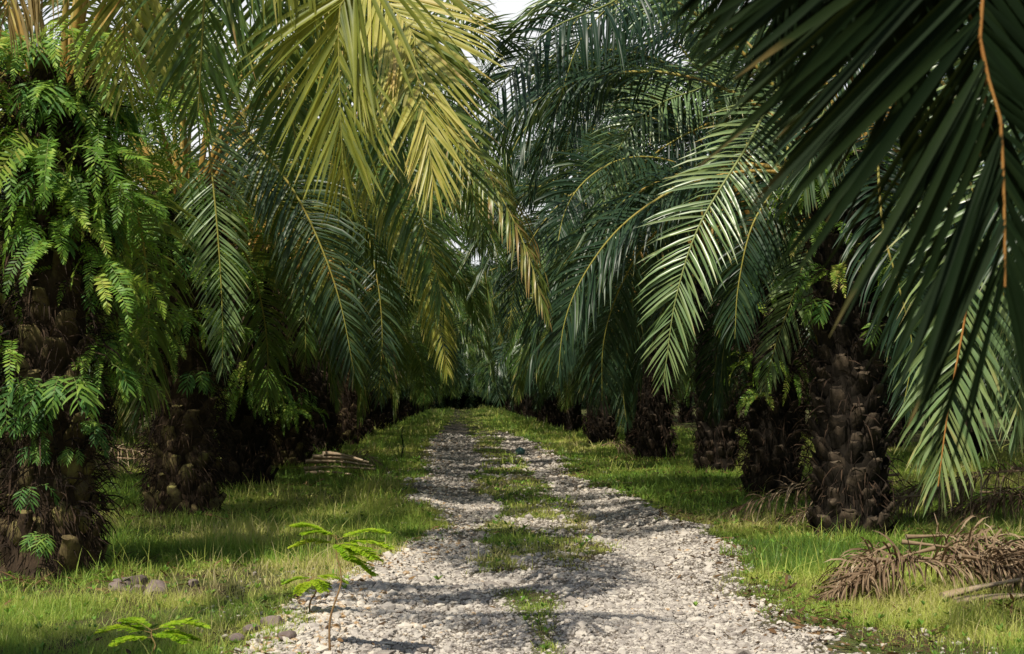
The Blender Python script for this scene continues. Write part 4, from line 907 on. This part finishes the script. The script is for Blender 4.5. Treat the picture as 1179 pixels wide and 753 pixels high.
def stalk(px, py, d, H_, label, seed):
    p = at(px, py, d); p[2] = float(height(p[0], p[1])); g = Geo(); rng = np.random.RandomState(seed)
    P, _ = spline([(0, 0, -.03), (.02, 0, H_ * .4), (-.01, 0, H_ * .75), (.02, 0, H_)], 18)
    tube(g, P, np.linspace(.03, .008, 18), 6, 0, .2)
    n = 60; t = rng.uniform(.0, .95, n); B = np.stack([np.interp(t, np.linspace(0, 1, 18), P[:, k]) for k in range(3)], -1); a = rng.uniform(0, 2 * PI, n)
    leaf_rank(g, B, norm(np.stack([np.cos(a), np.sin(a), rng.uniform(-.5, 1, n)], -1)), np.stack([-np.sin(a), np.cos(a), a * 0], -1), rng.uniform(.06, .16, n), rng.uniform(.02, .04, n), np.full(n, 3.0), 4, 0, 1, rng.uniform(.1, .5, n))
    tag(link('shrub_stalk', g.mesh('shrub_stalk', [M['bark'], M['fern_broad']]), None, tuple(p)), label, 'shrub')
stalk(463, 528, 36.5, 0.8, 'thin dark upright shrub stem at the left grass verge down the track', 3)

# blue plastic bag crumpled on the verge
def bag():
    import bmesh
    bm = bmesh.new(); bmesh.ops.create_icosphere(bm, subdivisions=4, radius=1)
    V = np.array([v.co[:] for v in bm.verts]); Fc = np.array([[v.index for v in f.verts] for f in bm.faces]); bm.free()
    r = 1 + 0.5 * np.abs(fbm(V[:, 0] * 1.5 + 4, V[:, 1] * 1.5 + V[:, 2] * 2, 1.6, 3) - .5) * 2 - 0.3 * np.abs(fbm(V[:, 2] * 2 + 4, V[:, 1] * 1.5 + V[:, 0] * 2, 2.6, 7) - .5)
    V = V * r[:, None] * np.array([.12, .1, .1])
    g = Geo(); g.add(V, Fc, 0, .5)
    m, nt, N, Lk = newmat('thin_blue_plastic'); out = nd(nt, 'ShaderNodeOutputMaterial'); p = nd(nt, 'ShaderNodeBsdfPrincipled')
    p.inputs['Roughness'].default_value = .35; nz = nd(nt, 'ShaderNodeTexNoise'); nz.inputs['Scale'].default_value = 12
    rp = ramp(nt, [(.3, (.08, .2, .22)), (.7, (.18, .36, .36))]); Lk.new(nz.outputs['Fac'], rp.inputs['Fac']); Lk.new(rp.outputs['Color'], p.inputs['Base Color']); Lk.new(p.outputs[0], out.inputs['Surface'])
    q = at(599, 519, 39); q[2] = float(height(q[0], q[1])) + .1
    tag(link('plastic_bag', g.mesh('plastic_bag', [m]), None, tuple(q)), 'crumpled turquoise plastic bag on the right wheel track far ahead', 'plastic bag')
bag()

# ------------------------------------------------------------------ light, sky, camera
SUN_EL, SUN_AZ = 54, 240   # azimuth of the sun in degrees counter-clockwise from +X
sv = Vector((math.cos(rad(SUN_EL)) * math.cos(rad(SUN_AZ)), math.cos(rad(SUN_EL)) * math.sin(rad(SUN_AZ)), math.sin(rad(SUN_EL))))
sl = bpy.data.lights.new('sun', 'SUN'); sl.energy = 5.0; sl.angle = rad(0.53); sl.color = (1, 0.93, 0.80)
so = bpy.data.objects.new('sun', sl); C.objects.link(so); so.rotation_euler = (-sv).to_track_quat('-Z', 'Y').to_euler(); so.location = (0, 0, 30)
w = bpy.data.worlds.new('World'); bpy.context.scene.world = w; w.use_nodes = True
nt = w.node_tree; bg = nt.nodes['Background']
sky = nt.nodes.new('ShaderNodeTexSky'); sky.sky_type = 'NISHITA'; sky.sun_disc = False
sky.sun_elevation = rad(SUN_EL); sky.sun_rotation = rad(90 - SUN_AZ)
sky.air_density = 1.2; sky.dust_density = 1.6; sky.ozone_density = 1.0
nt.links.new(sky.outputs[0], bg.inputs['Color']); bg.inputs['Strength'].default_value = 0.1
tcw = nt.nodes.new('ShaderNodeTexCoord'); dot = nt.nodes.new('ShaderNodeVectorMath'); dot.operation = 'DOT_PRODUCT'
cd = Vector((0.02, 1.0, 0.22)).normalized(); dot.inputs[1].default_value = cd
nt.links.new(tcw.outputs['Generated'], dot.inputs[0])
nzw = nt.nodes.new('ShaderNodeTexNoise'); nzw.inputs['Scale'].default_value = 3; nzw.inputs['Detail'].default_value = 5; nt.links.new(tcw.outputs['Generated'], nzw.inputs['Vector'])
ma = nt.nodes.new('ShaderNodeMath'); ma.operation = 'MULTIPLY_ADD'; ma.inputs[1].default_value = 0.12; nt.links.new(nzw.outputs['Fac'], ma.inputs[0]); nt.links.new(dot.outputs['Value'], ma.inputs[2])
mrw = nt.nodes.new('ShaderNodeMapRange'); mrw.inputs[1].default_value = 0.985; mrw.inputs[2].default_value = 1.04; nt.links.new(ma.outputs[0], mrw.inputs[0])
mw = nt.nodes.new('ShaderNodeMix'); mw.data_type = 'RGBA'; nt.links.new(mrw.outputs[0], mw.inputs['Factor']); nt.links.new(sky.outputs[0], mw.inputs['A']); mw.inputs['B'].default_value = (10, 10.1, 10.3, 1)
nt.links.new(mw.outputs['Result'], bg.inputs['Color'])

cam = bpy.data.cameras.new('camera'); co = bpy.data.objects.new('camera', cam); C.objects.link(co)
co.location = (0, 0, CAM_Z); co.rotation_euler = (PI / 2 + PITCH, 0, -YAW)
cam.sensor_width = 36; cam.lens = F * 36 / 1179; cam.clip_end = 3000; cam.clip_start = 0.1
cam.dof.use_dof = True; cam.dof.focus_distance = 14.5; cam.dof.aperture_fstop = 5.6
sc = bpy.context.scene; sc.camera = co
sc.view_settings.view_transform = 'Standard'; sc.view_settings.look = 'None'; sc.view_settings.exposure = 0; sc.view_settings.gamma = 1
sc.render.engine = 'CYCLES'
cy = sc.cycles; cy.max_bounces = 5; cy.diffuse_bounces = 2; cy.glossy_bounces = 2; cy.transmission_bounces = 3; cy.transparent_max_bounces = 4
cy.use_denoising = True
try: cy.denoiser = 'OPENIMAGEDENOISE'
except Exception: pass
cy.sample_clamp_indirect = 6
